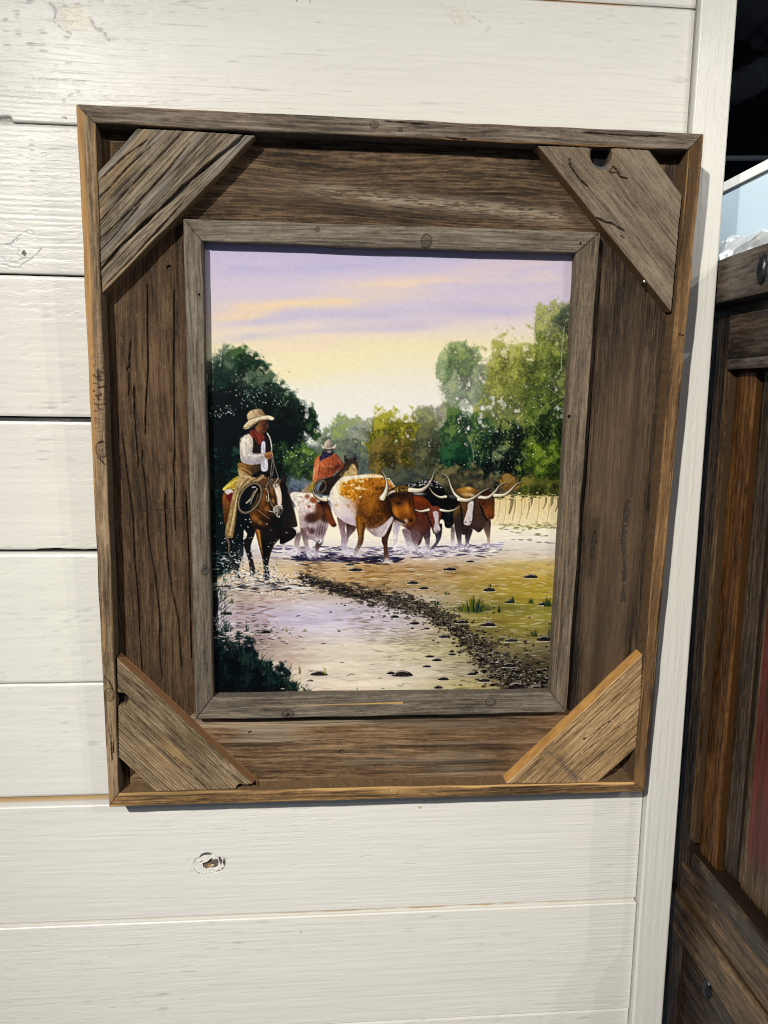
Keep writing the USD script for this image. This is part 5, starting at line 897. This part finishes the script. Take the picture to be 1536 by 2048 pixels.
def right_x(u, v, g, h, d0, d1, C, Wt):
    a = np.clip((vnoise(v * 2.2, h * 260, 40) - .5) * 4, 0, 1); C = warm(C, a * .42, (.215, .115, .046))
    k = np.clip((vnoise(v * 3.5, h * 200, 41) - .56) * 6, 0, 1); C = C * (1 - .55 * k)[..., None]
    C = bare(C, d0, g, 43, .0022, (.36, .21, .09), .25)
    C = bare(C, d1, g, 47, .0012, (.36, .20, .08), .55)
    C, Wt = crack(C, Wt, u, v, [(.336, .185), (.341, .183), (.3435, .184)], .0007)
    hi = np.clip((-v - .35) / .04, 0, 1); C = warm(C, hi * .35, (.30, .165, .06))
    return C, Wt
board('rail', [O[2], O[1], I[1], I[2]], 0, .026, 121, RIGHTR, edge=.003, extra=right_x, label='right rail of the outer frame, orange brown')
def bot_x(u, v, g, h, d0, d1, C, Wt):
    C = bare(C, d0, g, 51, .0036, (.46, .26, .09), .3); C = bare(C, d1, g, 55, .0042, (.56, .34, .135), .2)
    k = np.clip((vnoise(u * 6, h * 160, 57) - .55) * 5, 0, 1); C = C * (1 - .45 * k)[..., None]
    C, Wt = knot(C, Wt, u, v, .012, -.3955, .005, dark=-.5); C, Wt = crack(C, Wt, u, v, [(.33, -.394), (.3295, -.399)], .0005)
    a = np.exp(-((u - .012) / .03) ** 2 - ((v + .3935) / .005) ** 2); C = warm(C, a * .7, (.55, .33, .13))
    return C, Wt
board('rail', [O[3], O[2], I[2], I[3]], 0, .026, 131, BOTR, edge=.003, extra=bot_x, label='bottom rail of the outer frame with orange worn edges')

# backing boards, mitred, under the rails and the inner frame
bo, bi = [(-.335, .396), (.3365, .397), (.3365, -.399), (-.339, -.397)], [(-.2195, .274), (.2125, .2755), (.2140, -.2700), (-.2185, -.2690)]
LC = [[(-0.3028, 0.1638), (-0.3056, 0.1297), (-0.307, 0.101)], [(-0.3009, 0.1127), (-0.3012, 0.0876), (-0.3001, 0.0565), (-0.2992, 0.0289), (-0.2986, 0.017)], [(-0.2819, 0.2255), (-0.2839, 0.1378), (-0.2886, 0.084), (-0.2899, 0.0566)], [(-0.2941, 0.0369), (-0.293, 0.0131), (-0.2893, -0.0231), (-0.2901, -0.0475), (-0.2874, -0.0846), (-0.2827, -0.1222), (-0.28, -0.1647), (-0.2803, -0.2057), (-0.2796, -0.2518)], [(-0.2523, 0.2209), (-0.2552, 0.127), (-0.256, 0.0845), (-0.2562, 0.0413), (-0.2579, 0.0174), (-0.2582, -0.031), (-0.258, -0.0597)], [(-0.3164, 0.0563), (-0.3136, 0.0287), (-0.3103, -0.0111), (-0.3075, -0.0415), (-0.3074, -0.0929), (-0.3045, -0.1475), (-0.3049, -0.1881), (-0.3036, -0.2382)], [(-0.2694, -0.0108), (-0.2694, -0.0433), (-0.2689, -0.0929), (-0.2641, -0.135), (-0.2571, -0.1734), (-0.2556, -0.2345)], [(-0.2449, -0.0106), (-0.243, -0.0929), (-0.2427, -0.1649), (-0.243, -0.2214)]]
def lb_x(u, v, g, h, d0, d1, C, Wt):
    for k, p in enumerate(LC): C, Wt = crack(C, Wt, u, v, p, (.0009, .0011, .0008, .0014, .0009, .0009, .0008, .0007)[k], .006, .003)
    C, Wt = crack(C, Wt, u, v, [(-0.3279, -0.0395), (-0.2868, -0.0357), (-0.2425, -0.0309)], .0006, .02, .0008, .7)
    C, Wt = hole(C, Wt, u, v, -.3059, .1307, .0026); C, Wt = hole(C, Wt, u, v, -.257, .245, .0022)
    dust = np.clip((vnoise(u * 900, v * 600, 61) - .88) * 8, 0, 1) * vnoise(u * 30, v * 20, 62); C = warm(C, dust * .6, (.30, .24, .18))
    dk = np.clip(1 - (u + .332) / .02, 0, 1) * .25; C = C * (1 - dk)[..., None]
    return C, Wt
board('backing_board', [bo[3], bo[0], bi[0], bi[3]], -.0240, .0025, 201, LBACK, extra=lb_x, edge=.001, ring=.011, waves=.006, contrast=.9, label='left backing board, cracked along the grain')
def tb_x(u, v, g, h, d0, d1, C, Wt):
    pts = [(-.16, .333), (-0.11, 0.3347), (-0.0649, 0.3327), (-0.0148, 0.3276), (0.0324, 0.3256), (0.0847, 0.3237), (0.1436, 0.3188), (0.1914, 0.3144)]
    d, t = seg_dist(u, v, pts); n = vnoise(u * 60, v * 900, 71) * .6 + vnoise(u * 170, v * 1400, 72) * .6
    a = np.clip(np.exp(-(d / .006) ** 2) * 1.3 * np.clip((n - .50) * 5, 0, 1), 0, 1) * np.clip((t - .12) * 7, 0, 1); C = warm(C, a * .75, (.33, .27, .20))
    a = np.exp(-(d / .012) ** 2) * .22; C = warm(C, a, (.20, .145, .10))
    low = np.clip((.315 - v) / .02, 0, 1); ln = np.clip((np.sin((v + .004 * np.sin(u * 14) + .002 * vnoise(u * 9, v * 90, 3)) * 2 * math.pi / .0031) - .2) * 1.6, 0, 1) * (low * .75 + .15)
    C = C * (1 - .6 * ln)[..., None]; Wt = Wt - .0006 * ln
    return C, Wt
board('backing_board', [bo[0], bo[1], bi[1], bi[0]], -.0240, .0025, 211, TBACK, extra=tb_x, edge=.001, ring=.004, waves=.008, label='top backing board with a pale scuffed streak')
def rb_x(u, v, g, h, d0, d1, C, Wt):
    n = vnoise(v * 2.2, h * 60, 81); C = warm(C, np.clip((n - .5) * 3, 0, 1) * .5, (.115, .070, .040)); C = C * (1 - .45 * np.clip((vnoise(v * 3, h * 70, 83) - .5) * 3, 0, 1))[..., None]
    d, t = seg_dist(u, v, [(0.3007, -0.0213), (0.2994, -0.0481), (0.299, -0.0707), (0.3028, -0.1049), (0.3054, -0.1513)]); a = np.clip((.0042 * (.4 + vnoise(v * 60, 0 * v, 3)) - d) / .002, 0, 1); C = warm(C, a * .7, (.022, .017, .015)); Wt = Wt - .001 * a
    f = np.clip((vnoise(u * 500, v * 420, 85) - .78) * 8, 0, 1) * np.exp(-(d / .007) ** 2) * (v < -.01); C = warm(C, f * .45, (.26, .19, .12))
    C, Wt = crack(C, Wt, u, v, [(0.261, -0.060), (0.2598, -0.0958)], .0028, .008, .003); d, t = seg_dist(u, v, [(.2615, -.045), (.2585, -.115)]); C = C * (1 - .5 * np.exp(-(d / .005) ** 2))[..., None]
    ln = np.clip((np.sin((u + .0015 * np.sin(v * 11)) * 2 * math.pi / .0030) - .1) * 1.5, 0, 1) * np.clip((.265 - u) / .02, 0, 1) * np.clip((-v) / .1 + .4, 0.25, 1); C = C * (1 - .5 * ln)[..., None]; Wt = Wt - .0005 * ln
    C, Wt = crack(C, Wt, u, v, [(.245, .26), (.2438, .05), (.2436, -.25)], .0006, .008)
    return C, Wt
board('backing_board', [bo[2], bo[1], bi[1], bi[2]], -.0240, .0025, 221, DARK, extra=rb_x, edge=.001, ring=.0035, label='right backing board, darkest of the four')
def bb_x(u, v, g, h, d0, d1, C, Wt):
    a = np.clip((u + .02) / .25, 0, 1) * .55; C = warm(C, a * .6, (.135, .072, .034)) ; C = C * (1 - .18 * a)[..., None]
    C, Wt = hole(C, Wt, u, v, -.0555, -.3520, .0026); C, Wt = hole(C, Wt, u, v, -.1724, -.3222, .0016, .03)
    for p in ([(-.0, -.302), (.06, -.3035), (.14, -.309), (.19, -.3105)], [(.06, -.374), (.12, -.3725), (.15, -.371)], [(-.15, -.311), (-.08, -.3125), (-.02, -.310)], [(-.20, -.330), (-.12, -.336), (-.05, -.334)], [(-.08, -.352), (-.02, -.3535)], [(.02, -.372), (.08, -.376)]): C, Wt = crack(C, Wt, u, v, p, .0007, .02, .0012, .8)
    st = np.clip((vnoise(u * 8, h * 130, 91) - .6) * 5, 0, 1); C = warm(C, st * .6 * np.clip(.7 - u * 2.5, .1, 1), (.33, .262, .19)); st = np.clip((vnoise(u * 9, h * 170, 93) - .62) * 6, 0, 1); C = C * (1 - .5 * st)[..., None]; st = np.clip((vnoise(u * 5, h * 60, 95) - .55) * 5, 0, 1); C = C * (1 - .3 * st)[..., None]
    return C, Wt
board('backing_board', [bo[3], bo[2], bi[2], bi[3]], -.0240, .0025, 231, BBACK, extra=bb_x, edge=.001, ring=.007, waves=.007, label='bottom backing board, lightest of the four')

# inner frame
JO, JI = [(-.2377, .2957), (.2350, .2978), (.2337, -.2946), (-.2376, -.2958)], [(-.2171, .2716), (.2083, .2731), (.2115, -.2674), (-.2157, -.2664)]
def it_x(u, v, g, h, d0, d1, C, Wt):
    for x, y, r in ((.0335, .2805, .0055), (-.090, .2895, .0022)): C, Wt = knot(C, Wt, u, v, x, y, r, (0, 1), .6)
    C, Wt = hole(C, Wt, u, v, .2125, .2845, .0011); C = bare(C, d1, g, 15, .0008, (.3, .2, .11), .6); return C, Wt
board('inner_rail', [JO[0], JO[1], JI[1], JI[0]], -.007, .0175, 301, GREY, edge=.0035, extra=it_x, contrast=.9, label='top rail of the inner frame')
def il_x(u, v, g, h, d0, d1, C, Wt):
    C, Wt = knot(C, Wt, u, v, -.2215, -.1045, .0042, (0, 1), .5); C, Wt = hole(C, Wt, u, v, -.2215, -.1045, .0026, .05, .0015)
    C, Wt = hole(C, Wt, u, v, -.222, .215, .0010); a = np.clip((.0025 - d1) / .002, 0, 1) * np.clip((-v - .10) * 8, 0, 1); C = warm(C, a * .5, (.23, .14, .06)); return C, Wt
board('inner_rail', [JO[3], JO[0], JI[0], JI[3]], -.007, .0175, 311, GREY, edge=.0035, extra=il_x, contrast=.8, label='left rail of the inner frame with a round nail hole')
def ir_x(u, v, g, h, d0, d1, C, Wt):
    C, Wt = hole(C, Wt, u, v, .2125, .0850, .0018, .03); d, t = seg_dist(u, v, [(.2165, .01), (.2160, -.08), (.2165, -.2)]); a = np.clip((.0006 - d) / .0006 + .4, 0, 1) * (vnoise(v * 20, 0 * v, 3) > .35); C = warm(C, a * .55, (.34, .21, .09)); return C, Wt
board('inner_rail', [JO[2], JO[1], JI[1], JI[2]], -.007, .0175, 321, GREYW, edge=.0035, extra=ir_x, contrast=.8, label='right rail of the inner frame')
def ib_x(u, v, g, h, d0, d1, C, Wt):
    C, Wt = knot(C, Wt, u, v, -.1235, -.2905, .005, dark=.5); C, Wt = hole(C, Wt, u, v, -.1235, -.2925, .0022, .03); C, Wt = knot(C, Wt, u, v, .1335, -.279, .0048, dark=.45)
    d, t = seg_dist(u, v, [(-.17, -.2795), (-.07, -.2785), (.02, -.2775)]); a = np.clip((.0011 * (t * 1.2 + .1) - d) / .0007, 0, 1); C = warm(C, a * .9, (.55, .33, .11)); C = bare(C, d0, g, 19, .0008, (.4, .24, .1), .55); return C, Wt
board('inner_rail', [JO[3], JO[2], JI[2], JI[3]], -.007, .0175, 331, GREY, edge=.0035, extra=ib_x, contrast=.95, label='bottom rail of the inner frame with a sliver of orange')

# corner blocks
sawn_side = lambda k_long, seed, col=SAWN: (lambda k, v: (np.array(col) if k in k_long else np.array([.12, .085, .055])) * (.72 + .56 * vnoise(v[:, :1] * 60 + v[:, 1:2] * 60, v[:, 2:3] * 700, seed)))
TLG = [[(-0.3266, 0.3134), (-0.3128, 0.3253), (-0.2958, 0.3446), (-0.2654, 0.3713)], [(-0.3262, 0.2888), (-0.2936, 0.3247), (-0.2537, 0.3647), (-0.2354, 0.3839)], [(-0.327, 0.2699), (-0.2914, 0.3031), (-0.2637, 0.3316), (-0.2268, 0.3744)], [(-0.3284, 0.2566), (-0.312, 0.2733), (-0.2792, 0.3123)], [(-0.3247, 0.2212), (-0.2902, 0.2549), (-0.259, 0.2883), (-0.2358, 0.3124)], [(-0.3243, 0.332), (-0.2983, 0.3558), (-0.2711, 0.3753)]]
def tl_x(u, v, g, h, d0, d1, C, Wt):
    for k, p in enumerate(TLG): C, Wt = crack(C, Wt, u, v, p, (.0008, .0010, .0009, .0007, .0007, .0006)[k], .022, .0024, .85)
    C, Wt = crack(C, Wt, u, v, [(-0.3285, 0.2374), (-0.3048, 0.2647), (-0.28, 0.2875), (-0.2492, 0.3148), (-0.2277, 0.3358), (-0.1987, 0.3599), (-0.1775, 0.3765), (-.168, .386)], .0018, .012, .005)
    fur = np.clip((np.sin((h + .002 * vnoise(g * 9, h * 60, 4)) * 2 * math.pi / .0052) - .35) * 1.8, 0, 1); C = C * (1 - .20 * fur)[..., None]; Wt = Wt - .0006 * fur
    a = np.clip((vnoise(g * 14, h * 130, 5) - .62) * 5, 0, 1); C = warm(C, a * .45, (.30, .20, .105)); a = np.clip((vnoise(g * 10, h * 110, 15) - .6) * 5, 0, 1); C = warm(C, a * .45, (.24, .22, .20))
    far = np.clip((v - .385) / .002, 0, 1) * (u < -.172); Wt = Wt - .012 * far
    return C, Wt
board('corner_block', [(-.3272, .2128), (-.1580, .3835), (-.2815, .3868), (-.3285, .3363)], -.0035, .0205, 401, BLK_TL, extra=tl_x, edge=.002, contrast=1.25, ring=.0085, side=sawn_side((0,), 5, (.24, .155, .082)), label='upper left corner block, deeply furrowed grey wood')
def tr_x(u, v, g, h, d0, d1, C, Wt):
    C, Wt = crack(C, Wt, u, v, [(0.1924, 0.3741), (0.1944, 0.3661), (0.2008, 0.3583), (0.2072, 0.3517), (0.2165, 0.3453)], .0012, .01); C, Wt = crack(C, Wt, u, v, [(0.2278, 0.3128), (0.2401, 0.3077), (0.2462, 0.3072), (0.2634, 0.2987)], .0011, .01)
    C, Wt = crack(C, Wt, u, v, [(0.243, 0.3681), (0.2476, 0.3656), (0.2527, 0.3576), (0.2618, 0.3559)], .0010, .01); C, Wt = crack(C, Wt, u, v, [(0.2416, 0.3667), (0.2404, 0.3625), (0.2479, 0.3615)], .0006, .015); C, Wt = crack(C, Wt, u, v, [(0.2577, 0.2944), (0.2633, 0.2904)], .0006, .015)
    dd = np.hypot(u - .2290, v - .3790); swirl = np.sin(dd / .0034 * 2 * math.pi + 2 * vnoise(u * 90, v * 90, 3)) * np.exp(-(dd / .03) ** 2); C = C * (1 + .22 * swirl)[..., None]
    a = np.exp(-(dd / .024) ** 2) * .35; C = warm(C, a, (.21, .135, .075))
    rim = np.clip((.0152 - dd) / .0015, 0, 1); C = warm(C, rim * np.clip((.3745 - v) / .006, 0, 1) * .9, (.085, .085, .09)); hl = np.clip((.0122 - np.hypot(u - .2290, v - .3800)) / .0010, 0, 1)
    C = warm(C, hl, (.007, .006, .006)); Wt = Wt - .0145 * hl - .0015 * rim
    return C, Wt
board('corner_block', [(.1548, .3868), (.3260, .2105), (.3268, .3419), (.2815, .3892)], -.0035, .0205, 411, BLK_TR, extra=tr_x, edge=.002, contrast=.75, waves=.007, ring=.007, side=sawn_side((0,), 6, (.20, .118, .052)), label='upper right corner block with a round knot hole')
def bl_x(u, v, g, h, d0, d1, C, Wt):
    ln = np.clip((np.sin((h + .0016 * vnoise(g * 8, h * 60, 4)) * 2 * math.pi / .0034) - .1) * 1.5, 0, 1); C = C * (1 - .34 * ln)[..., None]; Wt = Wt - .0006 * ln
    C, Wt = crack(C, Wt, u, v, [(-0.2634, -0.3438), (-0.2514, -0.3543), (-0.2424, -0.3613)], .0009, .02); C, Wt = crack(C, Wt, u, v, [(-0.2083, -0.3553), (-0.1931, -0.3694), (-0.1777, -0.3835)], .0008, .02); C, Wt = crack(C, Wt, u, v, [(-0.2019, -0.3419), (-0.193, -0.3659)], .0006, .04)
    a = np.exp(-(np.hypot(u + .262, v + .338) / .022) ** 2) * np.clip((vnoise(g * 9, h * 160, 5) - .4) * 4, 0, 1); C = warm(C, a * .7, (.36, .23, .10)); a = np.exp(-(np.hypot(u + .195, v + .357) / .012) ** 2); C = warm(C, a * .4, (.42, .32, .21))
    d = np.hypot((u + .3275) * .8, v + .2660); nt = np.clip((.0088 - d) / .0012, 0, 1); C = warm(C, nt, (.012, .009, .008)); Wt = Wt - .013 * nt
    d, t = seg_dist(u, v, [(-.186, -.3868), (-.168, -.3865)]); nt = np.clip((.0042 * (.5 + vnoise(u * 240, v * 240, 4)) - d) / .001, 0, 1); C = warm(C, nt, (.014, .011, .01)); Wt = Wt - .011 * nt
    return C, Wt
board('corner_block', [(-.3282, -.2125), (-.1625, -.3882), (-.2890, -.3888), (-.3312, -.3417)], -.0035, .0205, 421, BLK_BL, extra=bl_x, edge=.0016, contrast=.85, ring=.0034, side=sawn_side((0,), 7, (.36, .185, .085)), label='lower left corner block with a notched edge')
def br_x(u, v, g, h, d0, d1, C, Wt):
    for k, p in enumerate(([(0.2132, -0.3892), (0.2615, -0.3373), (0.2813, -0.3137), (0.2988, -0.2991), (0.3297, -0.273)], [(0.2406, -0.3686), (0.2621, -0.3464), (0.3287, -0.2952)], [(0.2529, -0.3796), (0.2909, -0.3455), (0.3287, -0.3117)], [(0.2596, -0.3313), (0.2826, -0.3123), (0.3015, -0.2962)])): C, Wt = crack(C, Wt, u, v, p, (.0006, .0006, .0008, .0006)[k], .03, .0015, .85)
    d, t = seg_dist(u, v, [(0.2075, -0.3436), (0.2286, -0.3607), (0.2411, -0.3762), (0.255, -0.3888)]); a = np.exp(-(d / (.0022 + .003 * t)) ** 2) * np.clip(vnoise(u * 260, v * 260, 5) * 1.6 - .15, 0, 1); C = warm(C, a * .8, (.075, .062, .052))
    C, Wt = hole(C, Wt, u, v, .2596, -.3305, .0017, .02); C, Wt = hole(C, Wt, u, v, .2902, -.3079, .0015, .06)
    C = bare(C, d0, g, 77, .0016, (.58, .42, .25), .2)
    return C, Wt
board('corner_block', [(.1590, -.3908), (.3270, -.2155), (.3330, -.3400), (.2806, -.3922)], -.0035, .0205, 431, BLK_BR, extra=br_x, edge=.0012, contrast=.85, ring=.0055, side=sawn_side((0,), 8, (.47, .245, .075)), label='lower right corner block, lightest, with a dark diagonal stain')
nl = trimesh.creation.cylinder(.0011, .012, sections=10); nl.apply_translation((.2935, .2445, -.0145)); hd = trimesh.creation.icosphere(2, .0024); hd.apply_scale((1, 1, .5)); hd.apply_translation((.2935, .2445, -.009))
part('nail', trimesh.util.concatenate([nl, hd]), 'steel', frame, smooth=40)

# the print itself: a flat coloured sheet
img = np.clip(paint_print(), 0, 1)
n, m = img.shape[1], img.shape[0]
us, vs = np.linspace(-.2205, .2168, n), np.linspace(.2768, -.2763, m)
Ug, Vg = np.meshgrid(us, vs, indexing='ij')
alb = (img.transpose(1, 0, 2) ** 2.2) * PRINT_GAIN
P = np.stack([Ug, Vg, np.full(Ug.shape, -.0225)], -1)
mesh, K = slab(P, alb, np.array([0, 0, -.0012]), lambda k, v: np.tile([.3, .3, .3], (len(v), 1)), flip=True)
part('print', mesh, 'printed_sheet', frame, K, label='printed picture of two riders driving longhorn cattle through a shallow river at dawn')

# ---------------------------------------------------------------- the dark cabinet to the right (its left side faces the camera)
cab = thing('rustic_cabinet', 'dark rustic wooden cabinet with iron nail heads to the right of the white trim board', 'cabinet', (0, 0, ZC))
SH = .0
def side_board(name, y0, y1, z0, z1, xf, thick, seed, pal, vertical=True, edge=.002, label=None, paint=None, front=None, top=None):
    """A board on the cabinet's side: face at x = xf looking to -x; y0 < y1."""
    n, m = max(int((y1 - y0) / .0016), 6), max(int((z1 - z0) / .0022), 6)
    y, z = np.meshgrid(np.linspace(y0, y1, n), np.linspace(z0, z1, m), indexing='ij')
    g, h = (z, y) if vertical else (y, z)
    C, rel = wood(g * .8, h, seed, pal, .009, 1.0, .005)
    C = C * (.75 + .5 * vnoise(g * 5, h * 60, seed + 50))[..., None]
    X = xf - rel * 1.3
    for d in (y - y0, y1 - y, z - z0, z1 - z):
        k = np.clip(1 - d / edge, 0, 1); X = X + edge * .6 * (1 - np.sqrt(np.clip(1 - k * k, 0, 1)))
    if paint is not None: C = paint(y, z, C)
    if front is not None: y = np.where(y < 0, y * np.interp(z, *front), y)
    if top is not None: z = z + top(y) * (z - z0) / (z1 - z0)
    mesh, K = slab(np.stack([X, y, z], -1), C, np.array([thick, 0, 0]), lambda k, v: np.tile(np.array(pal[1]) * .7, (len(v), 1)), flip=True)
    return part(name, mesh, 'waxed_wood', cab, K, label=label)
CD = ((.005, .0036, .0028), (.028, .019, .013), (.085, .062, .044))
CM = ((.010, .0065, .004), (.066, .040, .021), (.16, .104, .058))
CO = ((.010, .0045, .002), (.066, .029, .0085), (.155, .074, .024))
CG = ((.020, .016, .014), (.078, .062, .052), (.170, .138, .110))
CR = ((.030, .004, .004), (.115, .013, .012), (.20, .045, .035))
FY = (-.62, -.45, -.28, 0, .30); FS = (1, 1, 1, 1, 1)
YF = lambda z: np.interp(z, (-1.4, -.70, -.57, -.28, 0, .30), (-.27, -.265, -.25, -.225, -.185, -.14))
side_board('top_rail', -.142, .45, .229, .2825, .4120, .06, 501, CG, False, .004, 'thick top rail with a worn upper edge', top=lambda y: .003 * (vnoise(y * 20, 0 * y, 3) - .5))
side_board('cross_rail', -.175, -.0 + .002, .160, .2140, .4330, .02, 511, CD, False, .0015)
side_board('cross_rail', -.175, .45, .2145, .2285, .4400, .02, 515, CD, False, .0015)
side_board('stile', .0035, .45, -1.45, .2140, .4345, .03, 521, CD, True, .002)
side_board('stile', -.0105, .0030, -.500, .1595, .4318, .02, 525, CM, True, .002)
side_board('molding', -.0560, -.0110, -.512, .1455, .4400, .02, 531, CO, True, .004, 'orange brown upright of the panel')
side_board('molding', -.185, -.0115, .1462, .1590, .4260, .03, 535, CG, False, .003, 'lip over the sunk panel')
side_board('panel_board', -.0915, -.0565, -.505, .1455, .4490, .015, 541, CD, True, .0015)
side_board('panel_board', -.1040, -.0920, -.505, .1455, .4520, .015, 545, CD, True, .0015)
def red(y, z, C):
    a = np.clip((.14 - z) / .16 + .6 * (vnoise(z * 9, y * 160, 3) - .5), 0, 1) * np.clip((-.1065 - y - .006 * vnoise(z * 12, 0 * y, 4)) / .003, 0, 1) * np.clip((z + .47) / .03 + .8 * (vnoise(y * 200, z * 9, 7) - .5), 0, 1)
    return C * (1 - .85 * a[..., None]) + np.array([.085, .008, .007]) * (.5 + vnoise(y * 240, z * 20, 5)[..., None]) * .85 * a[..., None]
side_board('panel_board', -.215, -.1045, -.505, .1455, .4480, .015, 551, CM, True, .0015, 'panel board with red paint left on it', paint=red)
side_board('molding', -.245, -.0100, -.5440, -.5125, .4300, .03, 561, CD, False, .006, 'dark lower molding of the sunk panel')
side_board('lower_rail', -.255, .020, -.5950, -.5445, .4330, .03, 571, CM, False, .002)
side_board('lower_rail', -.265, .45, -.6560, -.5955, .4285, .03, 575, CM, False, .004)
side_board('base_board', -.270, .45, -.790, -.6700, .4400, .03, 581, CD, False, .004)
side_board('base_board', -.270, .45, -1.45, -.7910, .4460, .03, 585, CD, False, .004)
carc = trimesh.creation.box(bounds=[[.465, -.125, -1.48], [.95, .45, .2285]])
part('carcass', carc, 'dark_paint', cab)
part('carcass', trimesh.creation.box(bounds=[[.474, -.14, .2290], [.95, .45, .2800]]), 'dark_paint', cab)
rngc = np.random.default_rng(3)
for (y, z, x, ry, rz) in ((-.1045, .2545, .4120, .0085, .0170), (-.0640, -.6790, .4400, .0090, .0150), (-.2050, -.6780, .4400, .0090, .0150)):
    s = trimesh.creation.icosphere(3, 1.0); v = s.vertices
    v = v * (1 + .07 * (rngc.random((len(v), 1)) - .5)); s.vertices = v * np.array([.0075, ry, rz]); s = s.slice_plane([.0005, 0, 0], [-1, 0, 0], cap=False)
    s.apply_translation((x, y, z)); part('nail_head', s, 'nail_iron', cab, smooth=25)

# ---------------------------------------------------------------- things on and behind the cabinet
pan = thing('glossy_panel', 'pale blue white glossy panel with a cream edge strip standing on the dark cabinet', 'panel', (0, 0, ZC))
y0, y1 = .005, .60
n, m = 60, 40
yy, zz = np.meshgrid(np.linspace(y0, y1, n), np.linspace(.2835, .4085, m), indexing='ij')
C = np.tile(np.array([.50, .60, .66]), yy.shape + (1,))
mesh, K = slab(np.stack([np.full(yy.shape, .5030), yy, zz], -1), C, np.array([.006, 0, 0]), lambda k, v: np.tile([.5, .5, .5], (len(v), 1)), flip=True)
part('sheet', mesh, 'printed_sheet', pan, K)
part('edge_strip', trimesh.creation.box(bounds=[[.4985, y0, .4088], [.5140, y1, .4215]]), 'cream_strip', pan)
# crumpled film on the cabinet top
u_, v_ = np.meshgrid(np.linspace(0, 1, 90), np.linspace(0, 1, 60), indexing='ij')
fy, fxx = -.085 + .36 * u_, .424 + .070 * v_
bump = np.sin(np.pi * np.clip(v_, 0, 1)) ** .6 * (.5 + .5 * np.sin(np.pi * np.clip(u_ * 1.02, 0, 1)) ** .5)
fz = .2832 + bump * (.030 + .018 * (vnoise(u_ * 5, v_ * 4, 3) - .5) + .012 * np.abs(vnoise(u_ * 13, v_ * 9, 5) - .5) * 2)
film = trimesh.Trimesh(np.stack([fxx, fy, fz], -1).reshape(-1, 3), grid_faces(90, 60), process=False)
w = part('plastic_wrap', film, 'wrap_film', None, smooth=True); UsdGeom.Xformable(w).AddTranslateOp().Set(Gf.Vec3d(0, 0, ZC))
tag(w, label='crumpled clear plastic wrap lying on top of the dark cabinet', category='plastic wrap')

back = part('dark_backdrop', trimesh.creation.box(bounds=[[.2, 2.6, -1.5], [4.5, 2.7, 3.2]]), 'dark_paint', None)
UsdGeom.Xformable(back).AddTranslateOp().Set(Gf.Vec3d(0, 0, ZC)); tag(back, kind='structure', label='dark unlit back of the room behind the wall end', category='backdrop')
def tube(pts, r, rib, sections=28, step=.006):
    p = np.asarray(pts, float); L = np.r_[0, np.cumsum(np.linalg.norm(np.diff(p, axis=0), axis=1))]; s = np.arange(0, L[-1], step)
    c = np.stack([np.interp(s, L, p[:, k]) for k in range(3)], 1); t = np.gradient(c, axis=0); t /= np.linalg.norm(t, axis=1, keepdims=True)
    a = np.cross(t, [0, 1, .3]); a /= np.linalg.norm(a, axis=1, keepdims=True); b = np.cross(t, a); th = np.linspace(0, 2 * math.pi, sections + 1)
    R = r * (1 + rib * np.sin(s / .055 * 2 * math.pi))
    P = c[:, None] + R[:, None, None] * (a[:, None] * np.cos(th)[None, :, None] + b[:, None] * np.sin(th)[None, :, None])
    return trimesh.Trimesh(P.reshape(-1, 3), grid_faces(len(s), sections + 1), process=False)
for pts, r, lab in (([(1.02, 1.5, 1.36), (1.18, 1.5, 1.30), (1.30, 1.5, 1.245), (1.5, 1.5, 1.22)], .07, 'upper ribbed flexible duct in the dark near the ceiling'), ([(1.02, 1.4, .98), (1.16, 1.4, 1.03), (1.30, 1.45, 1.12), (1.6, 1.5, 1.26)], .042, 'lower thin ribbed duct slanting through the dark')):
    d = part('flexible_duct', tube(pts, r, .09), 'duct_skin', None, smooth=True); UsdGeom.Xformable(d).AddTranslateOp().Set(Gf.Vec3d(0, 0, ZC)); tag(d, label=lab, category='duct')
rod = part('curtain_rod', tube([(.80, 1.0, .699), (1.3, 1.0, .722)], .006, 0, 16), 'rod_paint', None, smooth=True); UsdGeom.Xformable(rod).AddTranslateOp().Set(Gf.Vec3d(0, 0, ZC))
tag(rod, label='thin grey horizontal rod in the dark above the glossy panel', category='rod')
